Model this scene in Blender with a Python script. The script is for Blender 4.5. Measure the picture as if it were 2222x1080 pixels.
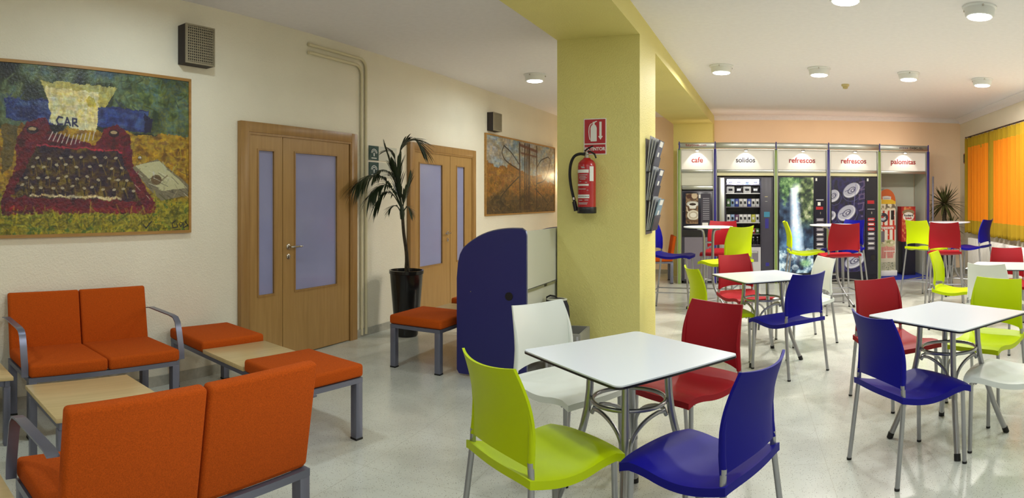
import bpy, bmesh, math, random
import numpy as np
from mathutils import Vector, Matrix

for o in list(bpy.data.objects):
    bpy.data.objects.remove(o)
SC = bpy.context.scene
COL = SC.collection
PI = math.pi
R = math.radians
random.seed(7)
rng = np.random.default_rng(11)

# ------------------------------------------------------------------ camera
# the photograph is a stitched (cylindrical) panorama; 1350 px per radian, horizon at row 431
F = 1350.0
EYE = 1.46
cd = bpy.data.cameras.new('camera')
cd.type = 'PANO'
cd.panorama_type = 'CENTRAL_CYLINDRICAL'
cd.central_cylindrical_range_u_min = -1111 / F
cd.central_cylindrical_range_u_max = 1111 / F
cd.central_cylindrical_range_v_min = -649 / F
cd.central_cylindrical_range_v_max = 431 / F
cd.central_cylindrical_radius = 1.0
cd.clip_start = 0.05
cd.clip_end = 200
cam = bpy.data.objects.new('camera', cd)
COL.objects.link(cam)
cam.location = (0, 0, EYE)
cam.rotation_euler = (PI / 2, 0, (1678 - 1111) / F)
SC.camera = cam

# ------------------------------------------------------------------ world, exposure
SC.view_settings.view_transform = 'Standard'
SC.view_settings.look = 'None'
SC.view_settings.gamma = 1
SC.view_settings.use_curve_mapping = False
SC.view_settings.exposure = -0.06
SC.cycles.use_denoising = True
SC.cycles.max_bounces = 6
SC.cycles.diffuse_bounces = 4
SC.cycles.glossy_bounces = 3
SC.cycles.use_adaptive_sampling = True
SC.cycles.adaptive_threshold = 0.06
SC.cycles.sample_clamp_indirect = 6
W = bpy.data.worlds.new('daylight')
SC.world = W
W.use_nodes = True
wb = W.node_tree.nodes['Background']
wb.inputs[0].default_value = (0.92, 0.96, 1.0, 1)
wb.inputs[1].default_value = 1.3

LOUNGE_LIGHT = (14.0, (0.80, 0.93, 1.0))     # the lamps over the lounge are cooler and dimmer
NEAR_LIGHT = (15.5, (0.90, 0.97, 1.0))
FAR_LIGHT = (50.0, (1.0, 0.95, 0.88))
CEIL = 3.05
# ceiling lamps: the first seven are in the picture, the others light the room above and behind the camera
LAMPS = [(-2.98, 7.39), (-0.62, 7.42), (0.56, 7.57), (1.70, 7.69), (2.73, 7.82), (1.68, 4.88), (0.55, 4.72)]
LAMPS_UNSEEN = [(2.8, 4.6), (-0.55, 2.0), (0.56, 1.9), (1.7, 2.0), (-3.0, 2.4), (-3.0, -0.4), (0.56, -1.0), (2.2, -1.0)]


# ------------------------------------------------------------------ helpers
def lin(c):
    return tuple((x / 255 / 12.92 if x / 255 <= 0.04045 else ((x / 255 + 0.055) / 1.055) ** 2.4) for x in c[:3])


def thing(name, label, cat, loc=(0, 0, 0), rotz=0.0, group=None):
    o = bpy.data.objects.new(name, None)
    COL.objects.link(o)
    o.empty_display_size = 0.1
    o.location = loc
    o.rotation_euler = (0, 0, rotz)
    tag(o, label, cat, group)
    return o


def tag(o, label=None, cat=None, group=None, kind=None):
    if label: o['label'] = label
    if cat: o['category'] = cat
    if group: o['group'] = group
    if kind: o['kind'] = kind
    return o


class MB:
    """collects verts and faces for one mesh"""
    def __init__(s):
        s.v = []; s.f = []; s.mi = []

    def add(s, vs, fs, mi=0):
        n = len(s.v)
        s.v += [tuple(v) for v in vs]
        s.f += [tuple(i + n for i in f) for f in fs]
        s.mi += [mi] * len(fs)
        return s

    def addbm(s, bm, mi=0):
        bm.verts.ensure_lookup_table()
        bm.verts.index_update()
        s.add([v.co[:] for v in bm.verts], [[v.index for v in f.verts] for f in bm.faces], mi)
        bm.free()
        return s

    def box(s, a, b, bev=0.0, mi=0, seg=2):
        bm = bmesh.new()
        bmesh.ops.create_cube(bm, size=1)
        for v in bm.verts:
            v.co = Vector([(a[i] + b[i]) / 2 + v.co[i] * (b[i] - a[i]) for i in range(3)])
        if bev:
            bmesh.ops.bevel(bm, geom=bm.edges[:], offset=bev, segments=seg, affect='EDGES', profile=0.5)
        return s.addbm(bm, mi)

    def tube(s, pts, r, n=10, mi=0, cap=True, closed=False):
        P = [Vector(p) for p in pts]
        rs = r if isinstance(r, (list, tuple)) else [r] * len(P)
        N = len(P)
        rings = []
        up = None
        for i in range(N):
            if closed:
                t = (P[(i + 1) % N] - P[i - 1]).normalized()
            else:
                t = (P[min(i + 1, N - 1)] - P[max(i - 1, 0)]).normalized()
            if up is None:
                up = Vector((0, 0, 1)) if abs(t.z) < 0.9 else Vector((1, 0, 0))
            x = (up - t * up.dot(t)).normalized()
            y = t.cross(x)
            up = x
            rings.append([P[i] + (x * math.cos(2 * PI * k / n) + y * math.sin(2 * PI * k / n)) * rs[i] for k in range(n)])
        vs = [v for g in rings for v in g]
        fs = []
        for i in range(N if closed else N - 1):
            j = (i + 1) % N
            for k in range(n):
                fs.append((i * n + k, i * n + (k + 1) % n, j * n + (k + 1) % n, j * n + k))
        if cap and not closed:
            fs.append(tuple(range(n))[::-1])
            fs.append(tuple((N - 1) * n + k for k in range(n)))
        return s.add(vs, fs, mi)

    def lathe(s, prof, c=(0, 0, 0), n=32, mi=0):
        """profile of (radius, z) about the vertical through c"""
        vs = []; fs = []
        for (r, z) in prof:
            for k in range(n):
                a = 2 * PI * k / n
                vs.append((c[0] + r * math.cos(a), c[1] + r * math.sin(a), c[2] + z))
        m = len(prof)
        for i in range(m - 1):
            for k in range(n):
                fs.append((i * n + k, i * n + (k + 1) % n, (i + 1) * n + (k + 1) % n, (i + 1) * n + k))
        fs.append(tuple(range(n))[::-1])
        fs.append(tuple((m - 1) * n + k for k in range(n)))
        return s.add(vs, fs, mi)

    def prism(s, poly, d, fn, mi=0):
        """extrude a 2-D outline (ccw) by d; fn maps (a, b, depth) to 3-D"""
        n = len(poly)
        vs = [fn(p[0], p[1], 0) for p in poly] + [fn(p[0], p[1], d) for p in poly]
        fs = [tuple(range(n)), tuple(range(2 * n - 1, n - 1, -1))]
        for i in range(n):
            j = (i + 1) % n
            fs.append((i, i + n, j + n, j))
        return s.add(vs, fs, mi)

    def slab(s, fn, nu, nv, off, mi=0):
        """closed shell: top surface fn(u,v) for u,v in 0..1 and its copy moved by off(u,v) vector"""
        vs = []; fs = []
        for side in (0, 1):
            for j in range(nv + 1):
                for i in range(nu + 1):
                    u, v = i / nu, j / nv
                    p = Vector(fn(u, v))
                    if side: p = p + Vector(off(u, v))
                    vs.append(p)
        M = (nu + 1) * (nv + 1)
        g = lambda i, j, sd: sd * M + j * (nu + 1) + i
        for j in range(nv):
            for i in range(nu):
                fs.append((g(i, j, 0), g(i + 1, j, 0), g(i + 1, j + 1, 0), g(i, j + 1, 0)))
                fs.append((g(i, j, 1), g(i, j + 1, 1), g(i + 1, j + 1, 1), g(i + 1, j, 1)))
        for i in range(nu):
            fs.append((g(i, 0, 0), g(i, 0, 1), g(i + 1, 0, 1), g(i + 1, 0, 0)))
            fs.append((g(i, nv, 0), g(i + 1, nv, 0), g(i + 1, nv, 1), g(i, nv, 1)))
        for j in range(nv):
            fs.append((g(0, j, 0), g(0, j + 1, 0), g(0, j + 1, 1), g(0, j, 1)))
            fs.append((g(nu, j, 0), g(nu, j, 1), g(nu, j + 1, 1), g(nu, j + 1, 0)))
        return s.add(vs, fs, mi)

    def build(s, name, mat, parent=None, smooth=40, loc=None, fixn=True):
        me = bpy.data.meshes.new(name)
        me.from_pydata(s.v, [], s.f)
        mats = mat if isinstance(mat, (list, tuple)) else [mat]
        for m in mats: me.materials.append(m)
        if len(mats) > 1:
            me.polygons.foreach_set('material_index', s.mi)
        me.update()
        if fixn:
            bm = bmesh.new(); bm.from_mesh(me)
            bmesh.ops.recalc_face_normals(bm, faces=bm.faces[:])
            bm.to_mesh(me); bm.free()
        if smooth:
            me.polygons.foreach_set('use_smooth', [True] * len(me.polygons))
            me.set_sharp_from_angle(angle=R(smooth))
        o = bpy.data.objects.new(name, me)
        COL.objects.link(o)
        if parent: o.parent = parent
        if loc: o.location = loc
        return o


def bx(name, a, b, mat, parent=None, bev=0.0):
    return MB().box(a, b, bev).build(name, mat, parent)


def spline(pts, n):
    P = [Vector(p) for p in pts]; P = [P[0] * 2 - P[1]] + P + [P[-1] * 2 - P[-2]]
    out = []
    for i in range(1, len(P) - 2):
        for k in range(n):
            s = k / n
            a, b, c_, d = P[i - 1], P[i], P[i + 1], P[i + 2]
            out.append(.5 * ((2 * b) + (c_ - a) * s + (2 * a - 5 * b + 4 * c_ - d) * s * s + (3 * b - a - 3 * c_ + d) * s ** 3))
    out.append(P[-2])
    return out


def copy_tree(o, parent=None):
    c = o.copy()
    COL.objects.link(c)
    c.parent = parent
    for ch in [k for k in bpy.data.objects if k.parent == o]:
        copy_tree(ch, c)
    return c


_fontcache = {}
def text(name, s, size, mat, parent, loc, rot, align='CENTER', depth=0.001, bold=0.0, sx=1.0):
    cu = bpy.data.curves.new(name, 'FONT')
    cu.body = s; cu.size = size; cu.align_x = align; cu.align_y = 'CENTER'
    cu.extrude = depth; cu.offset = bold
    t = bpy.data.objects.new(name + '_curve', cu)
    COL.objects.link(t)
    bpy.context.view_layer.update()
    dg = bpy.context.evaluated_depsgraph_get()
    me = bpy.data.meshes.new_from_object(t.evaluated_get(dg))
    bpy.data.objects.remove(t)
    me.materials.clear(); me.materials.append(mat)
    o = bpy.data.objects.new(name, me)
    COL.objects.link(o)
    o.parent = parent
    o.location = loc; o.rotation_euler = rot; o.scale = (sx, 1, 1)
    return o


# ------------------------------------------------------------------ materials
def newmat(name):
    m = bpy.data.materials.new(name)
    m.use_nodes = True
    return m, m.node_tree, m.node_tree.nodes['Principled BSDF']


def M_(name, c, rough=0.5, metal=0.0, noise=0.0, nscale=20, bump=0.0, bscale=200, coat=0.0, spec=None, stretch=None, emis=None):
    m, nt, p = newmat(name)
    col = lin(c)
    p.inputs['Base Color'].default_value = (*col, 1)
    p.inputs['Roughness'].default_value = rough
    p.inputs['Metallic'].default_value = metal
    p.inputs['Coat Weight'].default_value = coat
    if spec is not None: p.inputs['Specular IOR Level'].default_value = spec
    if emis:
        p.inputs['Emission Color'].default_value = (*lin(emis[0]), 1)
        p.inputs['Emission Strength'].default_value = emis[1]
    tc = nt.nodes.new('ShaderNodeTexCoord')
    src = tc.outputs['Object']
    if stretch:
        mp = nt.nodes.new('ShaderNodeMapping')
        mp.inputs['Scale'].default_value = stretch
        nt.links.new(src, mp.inputs[0]); src = mp.outputs[0]
    if noise:
        n = nt.nodes.new('ShaderNodeTexNoise')
        n.inputs['Scale'].default_value = nscale
        n.inputs['Detail'].default_value = 3
        nt.links.new(src, n.inputs[0])
        cr = nt.nodes.new('ShaderNodeValToRGB')
        k = noise
        cr.color_ramp.elements[0].position = 0.3
        cr.color_ramp.elements[1].position = 0.7
        cr.color_ramp.elements[0].color = (*[x * (1 - k) for x in col], 1)
        cr.color_ramp.elements[1].color = (*[min(1, x * (1 + k)) for x in col], 1)
        nt.links.new(n.outputs[0], cr.inputs[0])
        nt.links.new(cr.outputs[0], p.inputs['Base Color'])
    if bump:
        b = nt.nodes.new('ShaderNodeTexNoise')
        b.inputs['Scale'].default_value = bscale
        b.inputs['Detail'].default_value = 1
        nt.links.new(src, b.inputs[0])
        bn = nt.nodes.new('ShaderNodeBump')
        bn.inputs['Strength'].default_value = bump
        bn.inputs['Distance'].default_value = 0.01
        nt.links.new(b.outputs[0], bn.inputs['Height'])
        nt.links.new(bn.outputs[0], p.inputs['Normal'])
    return m


def wood(name, c1, c2, axis='Z', rough=0.35):
    m, nt, p = newmat(name)
    tc = nt.nodes.new('ShaderNodeTexCoord')
    mp = nt.nodes.new('ShaderNodeMapping')
    sc = {'X': (1.2, 14, 14), 'Y': (14, 1.2, 14), 'Z': (14, 14, 1.0)}[axis]
    mp.inputs['Scale'].default_value = sc
    n = nt.nodes.new('ShaderNodeTexNoise')
    n.inputs['Scale'].default_value = 2.0; n.inputs['Detail'].default_value = 8; n.inputs['Distortion'].default_value = 0.6
    cr = nt.nodes.new('ShaderNodeValToRGB')
    cr.color_ramp.elements[0].position = 0.32; cr.color_ramp.elements[1].position = 0.68
    cr.color_ramp.elements[0].color = (*lin(c1), 1); cr.color_ramp.elements[1].color = (*lin(c2), 1)
    nt.links.new(tc.outputs['Object'], mp.inputs[0]); nt.links.new(mp.outputs[0], n.inputs[0])
    nt.links.new(n.outputs[0], cr.inputs[0]); nt.links.new(cr.outputs[0], p.inputs['Base Color'])
    p.inputs['Roughness'].default_value = rough
    return m


def terrazzo():
    m, nt, p = newmat('terrazzo_tiles')
    L = nt.links.new
    tc = nt.nodes.new('ShaderNodeTexCoord')
    base = lin((208, 210, 198))
    n = nt.nodes.new('ShaderNodeTexNoise'); n.inputs['Scale'].default_value = 3.0; n.inputs['Detail'].default_value = 5
    L(tc.outputs['Object'], n.inputs[0])
    r0 = nt.nodes.new('ShaderNodeValToRGB')
    r0.color_ramp.elements[0].position = 0.3; r0.color_ramp.elements[1].position = 0.7
    r0.color_ramp.elements[0].color = (*[x * .9 for x in base], 1); r0.color_ramp.elements[1].color = (*[min(1, x * 1.07) for x in base], 1)
    L(n.outputs[0], r0.inputs[0])
    prev = r0.outputs[0]
    for scale, lo, hi, colr in ((95, .0, .22, (120, 112, 96)), (150, .0, .20, (235, 232, 215)), (60, .0, .13, (92, 88, 80))):
        v = nt.nodes.new('ShaderNodeTexVoronoi'); v.inputs['Scale'].default_value = scale
        L(tc.outputs['Object'], v.inputs[0])
        rr = nt.nodes.new('ShaderNodeValToRGB')
        rr.color_ramp.interpolation = 'LINEAR'
        rr.color_ramp.elements[0].position = hi * .7; rr.color_ramp.elements[1].position = hi
        rr.color_ramp.elements[0].color = (1, 1, 1, 1); rr.color_ramp.elements[1].color = (0, 0, 0, 1)
        L(v.outputs['Distance'], rr.inputs[0])
        # only part of the cells are chips
        gt = nt.nodes.new('ShaderNodeMath'); gt.operation = 'GREATER_THAN'; gt.inputs[1].default_value = 0.36
        sp = nt.nodes.new('ShaderNodeSeparateColor'); L(v.outputs['Color'], sp.inputs[0]); L(sp.outputs[0], gt.inputs[0])
        mu = nt.nodes.new('ShaderNodeMath'); mu.operation = 'MULTIPLY'
        L(rr.outputs[0], mu.inputs[0]); L(gt.outputs[0], mu.inputs[1])
        mu2 = nt.nodes.new('ShaderNodeMath'); mu2.operation = 'MULTIPLY'; mu2.inputs[1].default_value = 1.0
        L(mu.outputs[0], mu2.inputs[0])
        mx = nt.nodes.new('ShaderNodeMixRGB'); L(mu2.outputs[0], mx.inputs[0]); L(prev, mx.inputs[1]); mx.inputs[2].default_value = (*lin(colr), 1)
        prev = mx.outputs[0]
    br = nt.nodes.new('ShaderNodeTexBrick')
    br.offset = 0.0; br.inputs['Scale'].default_value = 1.0
    br.inputs['Brick Width'].default_value = 0.6; br.inputs['Row Height'].default_value = 0.6
    br.inputs['Mortar Size'].default_value = 0.0022; br.inputs['Mortar Smooth'].default_value = 0.2
    mp = nt.nodes.new('ShaderNodeMapping'); mp.inputs['Rotation'].default_value = (0, 0, R(-3)); mp.inputs['Location'].default_value = (.13, .2, 0)
    L(tc.outputs['Object'], mp.inputs[0]); L(mp.outputs[0], br.inputs[0])
    mx = nt.nodes.new('ShaderNodeMixRGB'); L(br.outputs['Fac'], mx.inputs[0]); L(prev, mx.inputs[1]); mx.inputs[2].default_value = (*lin((194, 194, 180)), 1)
    L(mx.outputs[0], p.inputs['Base Color'])
    p.inputs['Roughness'].default_value = 0.2
    p.inputs['Specular IOR Level'].default_value = 0.55
    return m


def plaster(name, c, bump=0.5, scale=55, noise=.03):
    m, nt, p = newmat(name)
    L = nt.links.new
    col = lin(c)
    tc = nt.nodes.new('ShaderNodeTexCoord')
    v = nt.nodes.new('ShaderNodeTexNoise'); v.inputs['Scale'].default_value = scale; v.inputs['Detail'].default_value = 3; v.inputs['Roughness'].default_value = .55
    L(tc.outputs['Object'], v.inputs[0])
    cr = nt.nodes.new('ShaderNodeValToRGB')
    cr.color_ramp.elements[0].position = .42; cr.color_ramp.elements[1].position = .62
    L(v.outputs[0], cr.inputs[0])
    b = nt.nodes.new('ShaderNodeBump'); b.inputs['Strength'].default_value = bump; b.inputs['Distance'].default_value = 0.006
    L(cr.outputs[0], b.inputs['Height']); L(b.outputs[0], p.inputs['Normal'])
    n2 = nt.nodes.new('ShaderNodeTexNoise'); n2.inputs['Scale'].default_value = 1.7; n2.inputs['Detail'].default_value = 4
    L(tc.outputs['Object'], n2.inputs[0])
    c2 = nt.nodes.new('ShaderNodeValToRGB')
    c2.color_ramp.elements[0].position = .3; c2.color_ramp.elements[1].position = .7
    c2.color_ramp.elements[0].color = (*[x * (1 - noise) for x in col], 1); c2.color_ramp.elements[1].color = (*[min(1, x * (1 + noise)) for x in col], 1)
    L(n2.outputs[0], c2.inputs[0]); L(c2.outputs[0], p.inputs['Base Color'])
    p.inputs['Roughness'].default_value = 0.6
    return m


def fabric(name, c):
    m, nt, p = newmat(name)
    L = nt.links.new
    col = lin(c)
    tc = nt.nodes.new('ShaderNodeTexCoord')
    n = nt.nodes.new('ShaderNodeTexNoise'); n.inputs['Scale'].default_value = 210; n.inputs['Detail'].default_value = 4; n.inputs['Roughness'].default_value = .8
    L(tc.outputs['Object'], n.inputs[0])
    cr = nt.nodes.new('ShaderNodeValToRGB')
    cr.color_ramp.elements[0].position = .35; cr.color_ramp.elements[1].position = .65
    cr.color_ramp.elements[0].color = (*[x * .74 for x in col], 1); cr.color_ramp.elements[1].color = (*[min(1, x * 1.2) for x in col], 1)
    L(n.outputs[0], cr.inputs[0]); L(cr.outputs[0], p.inputs['Base Color'])
    b = nt.nodes.new('ShaderNodeBump'); b.inputs['Strength'].default_value = .4; b.inputs['Distance'].default_value = .003
    n3 = nt.nodes.new('ShaderNodeTexNoise'); n3.inputs['Scale'].default_value = 420
    L(tc.outputs['Object'], n3.inputs[0]); L(n3.outputs[0], b.inputs['Height']); L(b.outputs[0], p.inputs['Normal'])
    p.inputs['Roughness'].default_value = 0.95
    p.inputs['Specular IOR Level'].default_value = 0.15
    return m


def vcol(name, rough=0.5, bump=0.0, emis=0.0):
    m, nt, p = newmat(name)
    a = nt.nodes.new('ShaderNodeVertexColor'); a.layer_name = 'paint'
    nt.links.new(a.outputs[0], p.inputs['Base Color'])
    p.inputs['Roughness'].default_value = rough
    if emis:
        nt.links.new(a.outputs[0], p.inputs['Emission Color']); p.inputs['Emission Strength'].default_value = emis
    if bump:
        tc = nt.nodes.new('ShaderNodeTexCoord')
        n = nt.nodes.new('ShaderNodeTexNoise'); n.inputs['Scale'].default_value = 45; n.inputs['Detail'].default_value = 5
        nt.links.new(tc.outputs['Object'], n.inputs[0])
        b = nt.nodes.new('ShaderNodeBump'); b.inputs['Strength'].default_value = bump; b.inputs['Distance'].default_value = .006
        nt.links.new(n.outputs[0], b.inputs['Height']); nt.links.new(b.outputs[0], p.inputs['Normal'])
    return m


def emit(name, c, s):
    m, nt, p = newmat(name)
    p.inputs['Base Color'].default_value = (.8, .8, .8, 1)
    p.inputs['Emission Color'].default_value = (*lin(c), 1)
    p.inputs['Emission Strength'].default_value = s
    return m


def glass(name, c, rough=0.05, alpha=0.15):
    m, nt, p = newmat(name)
    p.inputs['Base Color'].default_value = (*lin(c), 1)
    p.inputs['Roughness'].default_value = rough
    p.inputs['Alpha'].default_value = alpha
    return m


def cloth_translucent(name, c, amount):
    m, nt, p = newmat(name)
    L = nt.links.new
    p.inputs['Base Color'].default_value = (*lin(c), 1)
    p.inputs['Roughness'].default_value = .9
    t = nt.nodes.new('ShaderNodeBsdfTranslucent'); t.inputs[0].default_value = (*lin(c), 1)
    mx = nt.nodes.new('ShaderNodeMixShader'); mx.inputs[0].default_value = amount
    out = [n for n in nt.nodes if n.type == 'OUTPUT_MATERIAL'][0]
    L(p.outputs[0], mx.inputs[1]); L(t.outputs[0], mx.inputs[2]); L(mx.outputs[0], out.inputs[0])
    return m


MT = dict(
    wall=plaster('cream_plaster', (238, 231, 210), .28, 75),
    wall_peach=plaster('peach_plaster', (252, 224, 190), .15),
    yellow=plaster('yellow_plaster', (226, 216, 134), .3, 75),
    ceiling=M_('ceiling_paint', (240, 237, 240), .8, noise=.02),
    floor=terrazzo(),
    skirting=M_('marble_skirting', (176, 172, 158), .3, noise=.1, nscale=30),
    door=wood('beech_veneer', (164, 126, 72), (176, 138, 82), 'Z'),
    doorframe=wood('beech_frame', (152, 114, 64), (166, 127, 73), 'Z'),
    wood_top=wood('light_beech_laminate', (196, 172, 122), (210, 186, 136), 'Y', .3),
    frosted=M_('frosted_glass', (150, 152, 188), .12, noise=.04, nscale=2),
    chrome=M_('brushed_chrome', (190, 186, 178), .22, 1.0),
    steel=M_('satin_steel_tube', (166, 167, 172), .32, .85),
    frame=M_('grey_painted_metal', (120, 122, 140), .32, .55),
    alu=M_('anodised_aluminium', (176, 178, 172), .3, .8),
    black=M_('black_plastic', (22, 20, 24), .35),
    rubber=M_('black_rubber', (18, 18, 20), .6),
    potblack=M_('glossy_black_pot', (20, 20, 22), .18),
    orange=fabric('orange_fabric', (186, 80, 18)),
    lime=M_('lime_plastic', (184, 205, 0), .42, spec=.22),
    red=M_('red_plastic', (150, 18, 30), .48, spec=.22),
    blue=M_('blue_plastic', (5, 2, 128), .5, spec=.22),
    white=M_('white_plastic', (226, 230, 222), .34, bump=.04, bscale=500),
    laminate=M_('white_laminate', (224, 230, 236), .22),
    navy=M_('navy_laminate', (34, 34, 104), .45),
    panel=M_('off_white_panel', (206, 206, 190), .4),
    signwhite=M_('sign_white_board', (246, 243, 236), .4),
    creamstrip=M_('cream_strip', (226, 222, 176), .35, emis=None),
    green=M_('green_post', (136, 160, 84), .35),
    bluepost=M_('blue_post', (44, 38, 130), .35),
    machine=M_('dark_grey_machine', (60, 57, 70), .35),
    machine2=M_('mid_grey_machine', (118, 112, 122), .35),
    machineblk=M_('black_blue_machine', (15, 13, 36), .25),
    lightgrey=M_('light_grey_panel', (186, 184, 186), .4),
    paper=M_('white_paper', (232, 232, 226), .6),
    redpaint=M_('gloss_red_paint', (176, 18, 30), .22, coat=.4),
    signred=M_('sign_red', (178, 24, 34), .4),
    signdot=M_('sign_letters_red', (150, 40, 44), .5),
    black_ink=M_('black_ink', (30, 30, 34), .5),
    darkgreen=M_('dark_green_sign', (14, 64, 60), .35),
    leaf=M_('palm_leaf', (40, 54, 30), .45, noise=.3, nscale=9),
    leaf2=M_('yucca_leaf', (86, 88, 48), .45, noise=.35, nscale=9),
    trunk=M_('palm_trunk', (66, 56, 40), .8, noise=.3, nscale=40, bump=.6, bscale=60),
    soil=M_('potting_soil', (40, 30, 22), .95, noise=.4, nscale=60),
    grille=M_('grille_beige', (146, 136, 112), .45),
    vent_dark=M_('vent_dark', (44, 36, 34), .6),
    pipe=M_('cream_painted_pipe', (222, 212, 176), .4),
    goldframe=wood('oak_picture_frame', (150, 108, 52), (178, 134, 70), 'Y'),
    gold=cloth_translucent('gold_cloth', (172, 140, 18), .1),
    curtain=cloth_translucent('orange_cloth', (244, 150, 18), .3),
    brass=M_('dark_bronze_rod', (78, 58, 50), .4, .7),
    radiator=M_('white_radiator', (232, 228, 220), .35),
    bluefloor=M_('blue_carpet_base', (24, 44, 150), .8),
    lampshell=M_('lamp_white_metal', (228, 230, 230), .35),
    lampon=emit('lamp_diffuser', (255, 255, 250), 14.0),
    spoton=emit('spot_lens', (255, 246, 230), 18.0),
    yelltext=M_('yellowed_plastic', (200, 186, 130), .5),
    paint_oil=vcol('oil_paint', .38, .9),
    paint_flat=vcol('smooth_oil_paint', .48, .12),
    print=vcol('printed_panel', .35),
    backlit=vcol('backlit_print', .35, emis=.75),
    glassm=glass('vending_glass', (14, 14, 18), .03, .10),
    winglass=glass('window_glass', (220, 230, 235), .05, .2),
    darkbag=M_('dark_bag_cloth', (40, 38, 44), .8),
    crate=M_('grey_crate_plastic', (150, 148, 140), .5),
    silver_ink=M_('silver_ink', (170, 170, 180), .4),
)

# ------------------------------------------------------------------ room
XL, XR, YB, YF = -4.06, 3.70, 11.95, -2.6
CX0, CX1, CY0, CY1 = -1.886, -1.136, 5.21, 5.92    # the column
BEAM = 2.87


def struct(name, o, label=None):
    o.name = name
    o['kind'] = 'structure'
    if label: o['label'] = label
    return o


struct('floor', bx('floor', (XL - .15, YF - .15, -.12), (XR + .15, YB + .15, 0), MT['floor']))
struct('ceiling', bx('ceiling', (XL - .15, YF - .15, CEIL), (XR + .15, YB + .15, CEIL + .12), MT['ceiling']))
struct('wall_left', bx('wall_left', (XL - .15, YF - .15, 0), (XL, YB + .15, CEIL), MT['wall']))
struct('wall_back', bx('wall_back', (XL, YB, 0), (XR, YB + .15, CEIL), MT['wall_peach']))
struct('wall_front', bx('wall_front', (XL, YF - .15, 0), (XR, YF, CEIL), MT['wall']))
WY0, WY1, WZ0, WZ1 = 8.45, 11.0, .92, 2.45
wr = MB()
wr.box((XR, YF - .15, 0), (XR + .15, WY0, CEIL)).box((XR, WY1, 0), (XR + .15, YB + .15, CEIL))
wr.box((XR, WY0, 0), (XR + .15, WY1, WZ0)).box((XR, WY0, WZ1), (XR + .15, WY1, CEIL))
struct('wall_right', wr.build('wall_right', MT['wall']))
win = bpy.data.objects.new('window_1', None); COL.objects.link(win); win['kind'] = 'structure'
win.location = (XR + .09, (WY0 + WY1) / 2, WZ0)
hw = (WY1 - WY0) / 2; hh = WZ1 - WZ0
fr = MB()
fr.box((-.03, -hw, 0), (.03, -hw + .06, hh)).box((-.03, hw - .06, 0), (.03, hw, hh)).box((-.03, -hw, 0), (.03, hw, .06)).box((-.03, -hw, hh - .06), (.03, hw, hh)).box((-.03, -.03, 0), (.03, .03, hh))
fr.build('window_frame', MT['alu'], win)
bx('window_pane', (-.005, -hw + .05, .05), (.005, -.02, hh - .05), MT['winglass'], win)
bx('window_pane', (-.005, .02, .05), (.005, hw - .05, hh - .05), MT['winglass'], win)
bx('window_sill', (-.10, -hw, -.04), (.0, hw, -.001), MT['paper'], win)

struct('column', bx('column', (CX0, CY0, 0), (CX1, CY1, BEAM), MT['yellow']), 'thick square yellow plastered column carrying the ceiling beam')
struct('beam', bx('beam', (CX0, YF, BEAM), (CX1, YB, CEIL), MT['yellow']), 'yellow plastered ceiling beam running from the camera to the back wall')
struct('pilaster', bx('pilaster', (CX0, YB - .3, 0), (CX1, YB, BEAM), MT['yellow']), 'yellow pilaster on the back wall under the end of the beam')

# coves where ceiling meets the back and right walls
def cove(name, p0, p1, inward, h=.08, w=.09):
    m = MB()
    prof = [(0, 0), (0, -h), (w * .12, -h), (w * .25, -h * .55), (w * .55, -h * .22), (w, -h * .1), (w, 0)]
    vs = []
    for p in (p0, p1):
        for a, b in prof:
            vs.append((p[0] + inward[0] * a, p[1] + inward[1] * a, CEIL + b))
    n = len(prof)
    fs = [tuple(range(n)), tuple(range(2 * n - 1, n - 1, -1))] + [(i, i + n, (i + 1) % n + n, (i + 1) % n) for i in range(n)]
    m.add(vs, fs)
    return struct(name, m.build(name, MT['ceiling'], smooth=60))


cove('trim_1', (CX1, YB), (XR, YB), (0, -1))
cove('trim_2', (XR, YF), (XR, YB), (-1, 0), .1, .12)

# skirting
D1 = (3.485, 5.08)     # door 1 outer frame in Y
D2 = (6.08, 7.75)
for i, (a, b) in enumerate(((YF, D1[0]), (D1[1], D2[0]), (D2[1], YB))):
    struct('baseboard_left', bx('baseboard_left', (XL, a, 0), (XL + .015, b, .08), MT['skirting']))
struct('baseboard_back', bx('baseboard_back', (CX1, YB - .015, 0), (XR, YB, .08), MT['skirting']))
struct('baseboard_back', bx('baseboard_back', (XL, YB - .015, 0), (CX0, YB, .08), MT['skirting']))
struct('baseboard_right', bx('baseboard_right', (XR - .015, YF, 0), (XR, YB, .08), MT['skirting']))


# ------------------------------------------------------------------ doors on the left wall (local: x = into room, y = along wall)
def leaf(name, y0, y1, gy0, gy1, gz0, gz1, root, top=2.02):
    """door leaf with a frosted pane and a bead round it"""
    x0, x1 = 0.0, .035
    m = MB()
    m.box((x0, y0, .012), (x1, gy0, top)).box((x0, gy1, .012), (x1, y1, top))
    m.box((x0, gy0, .012), (x1, gy1, gz0)).box((x0, gy0, gz1), (x1, gy1, top))
    o = m.build(name, MT['door'], root)
    b = .016
    k = MB()
    for (a, c) in (((gy0 - b, gz0 - b), (gy1 + b, gz0)), ((gy0 - b, gz1), (gy1 + b, gz1 + b)), ((gy0 - b, gz0), (gy0, gz1)), ((gy1, gz0), (gy1 + b, gz1))):
        k.box((x1 - .004, a[0], a[1]), (x1 + .006, c[0], c[1]))
    k.build('glazing_bead', MT['doorframe'], o)
    bx('glass_pane', (x0 + .012, gy0, gz0), (x0 + .022, gy1, gz1), MT['frosted'], o)
    return o


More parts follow.
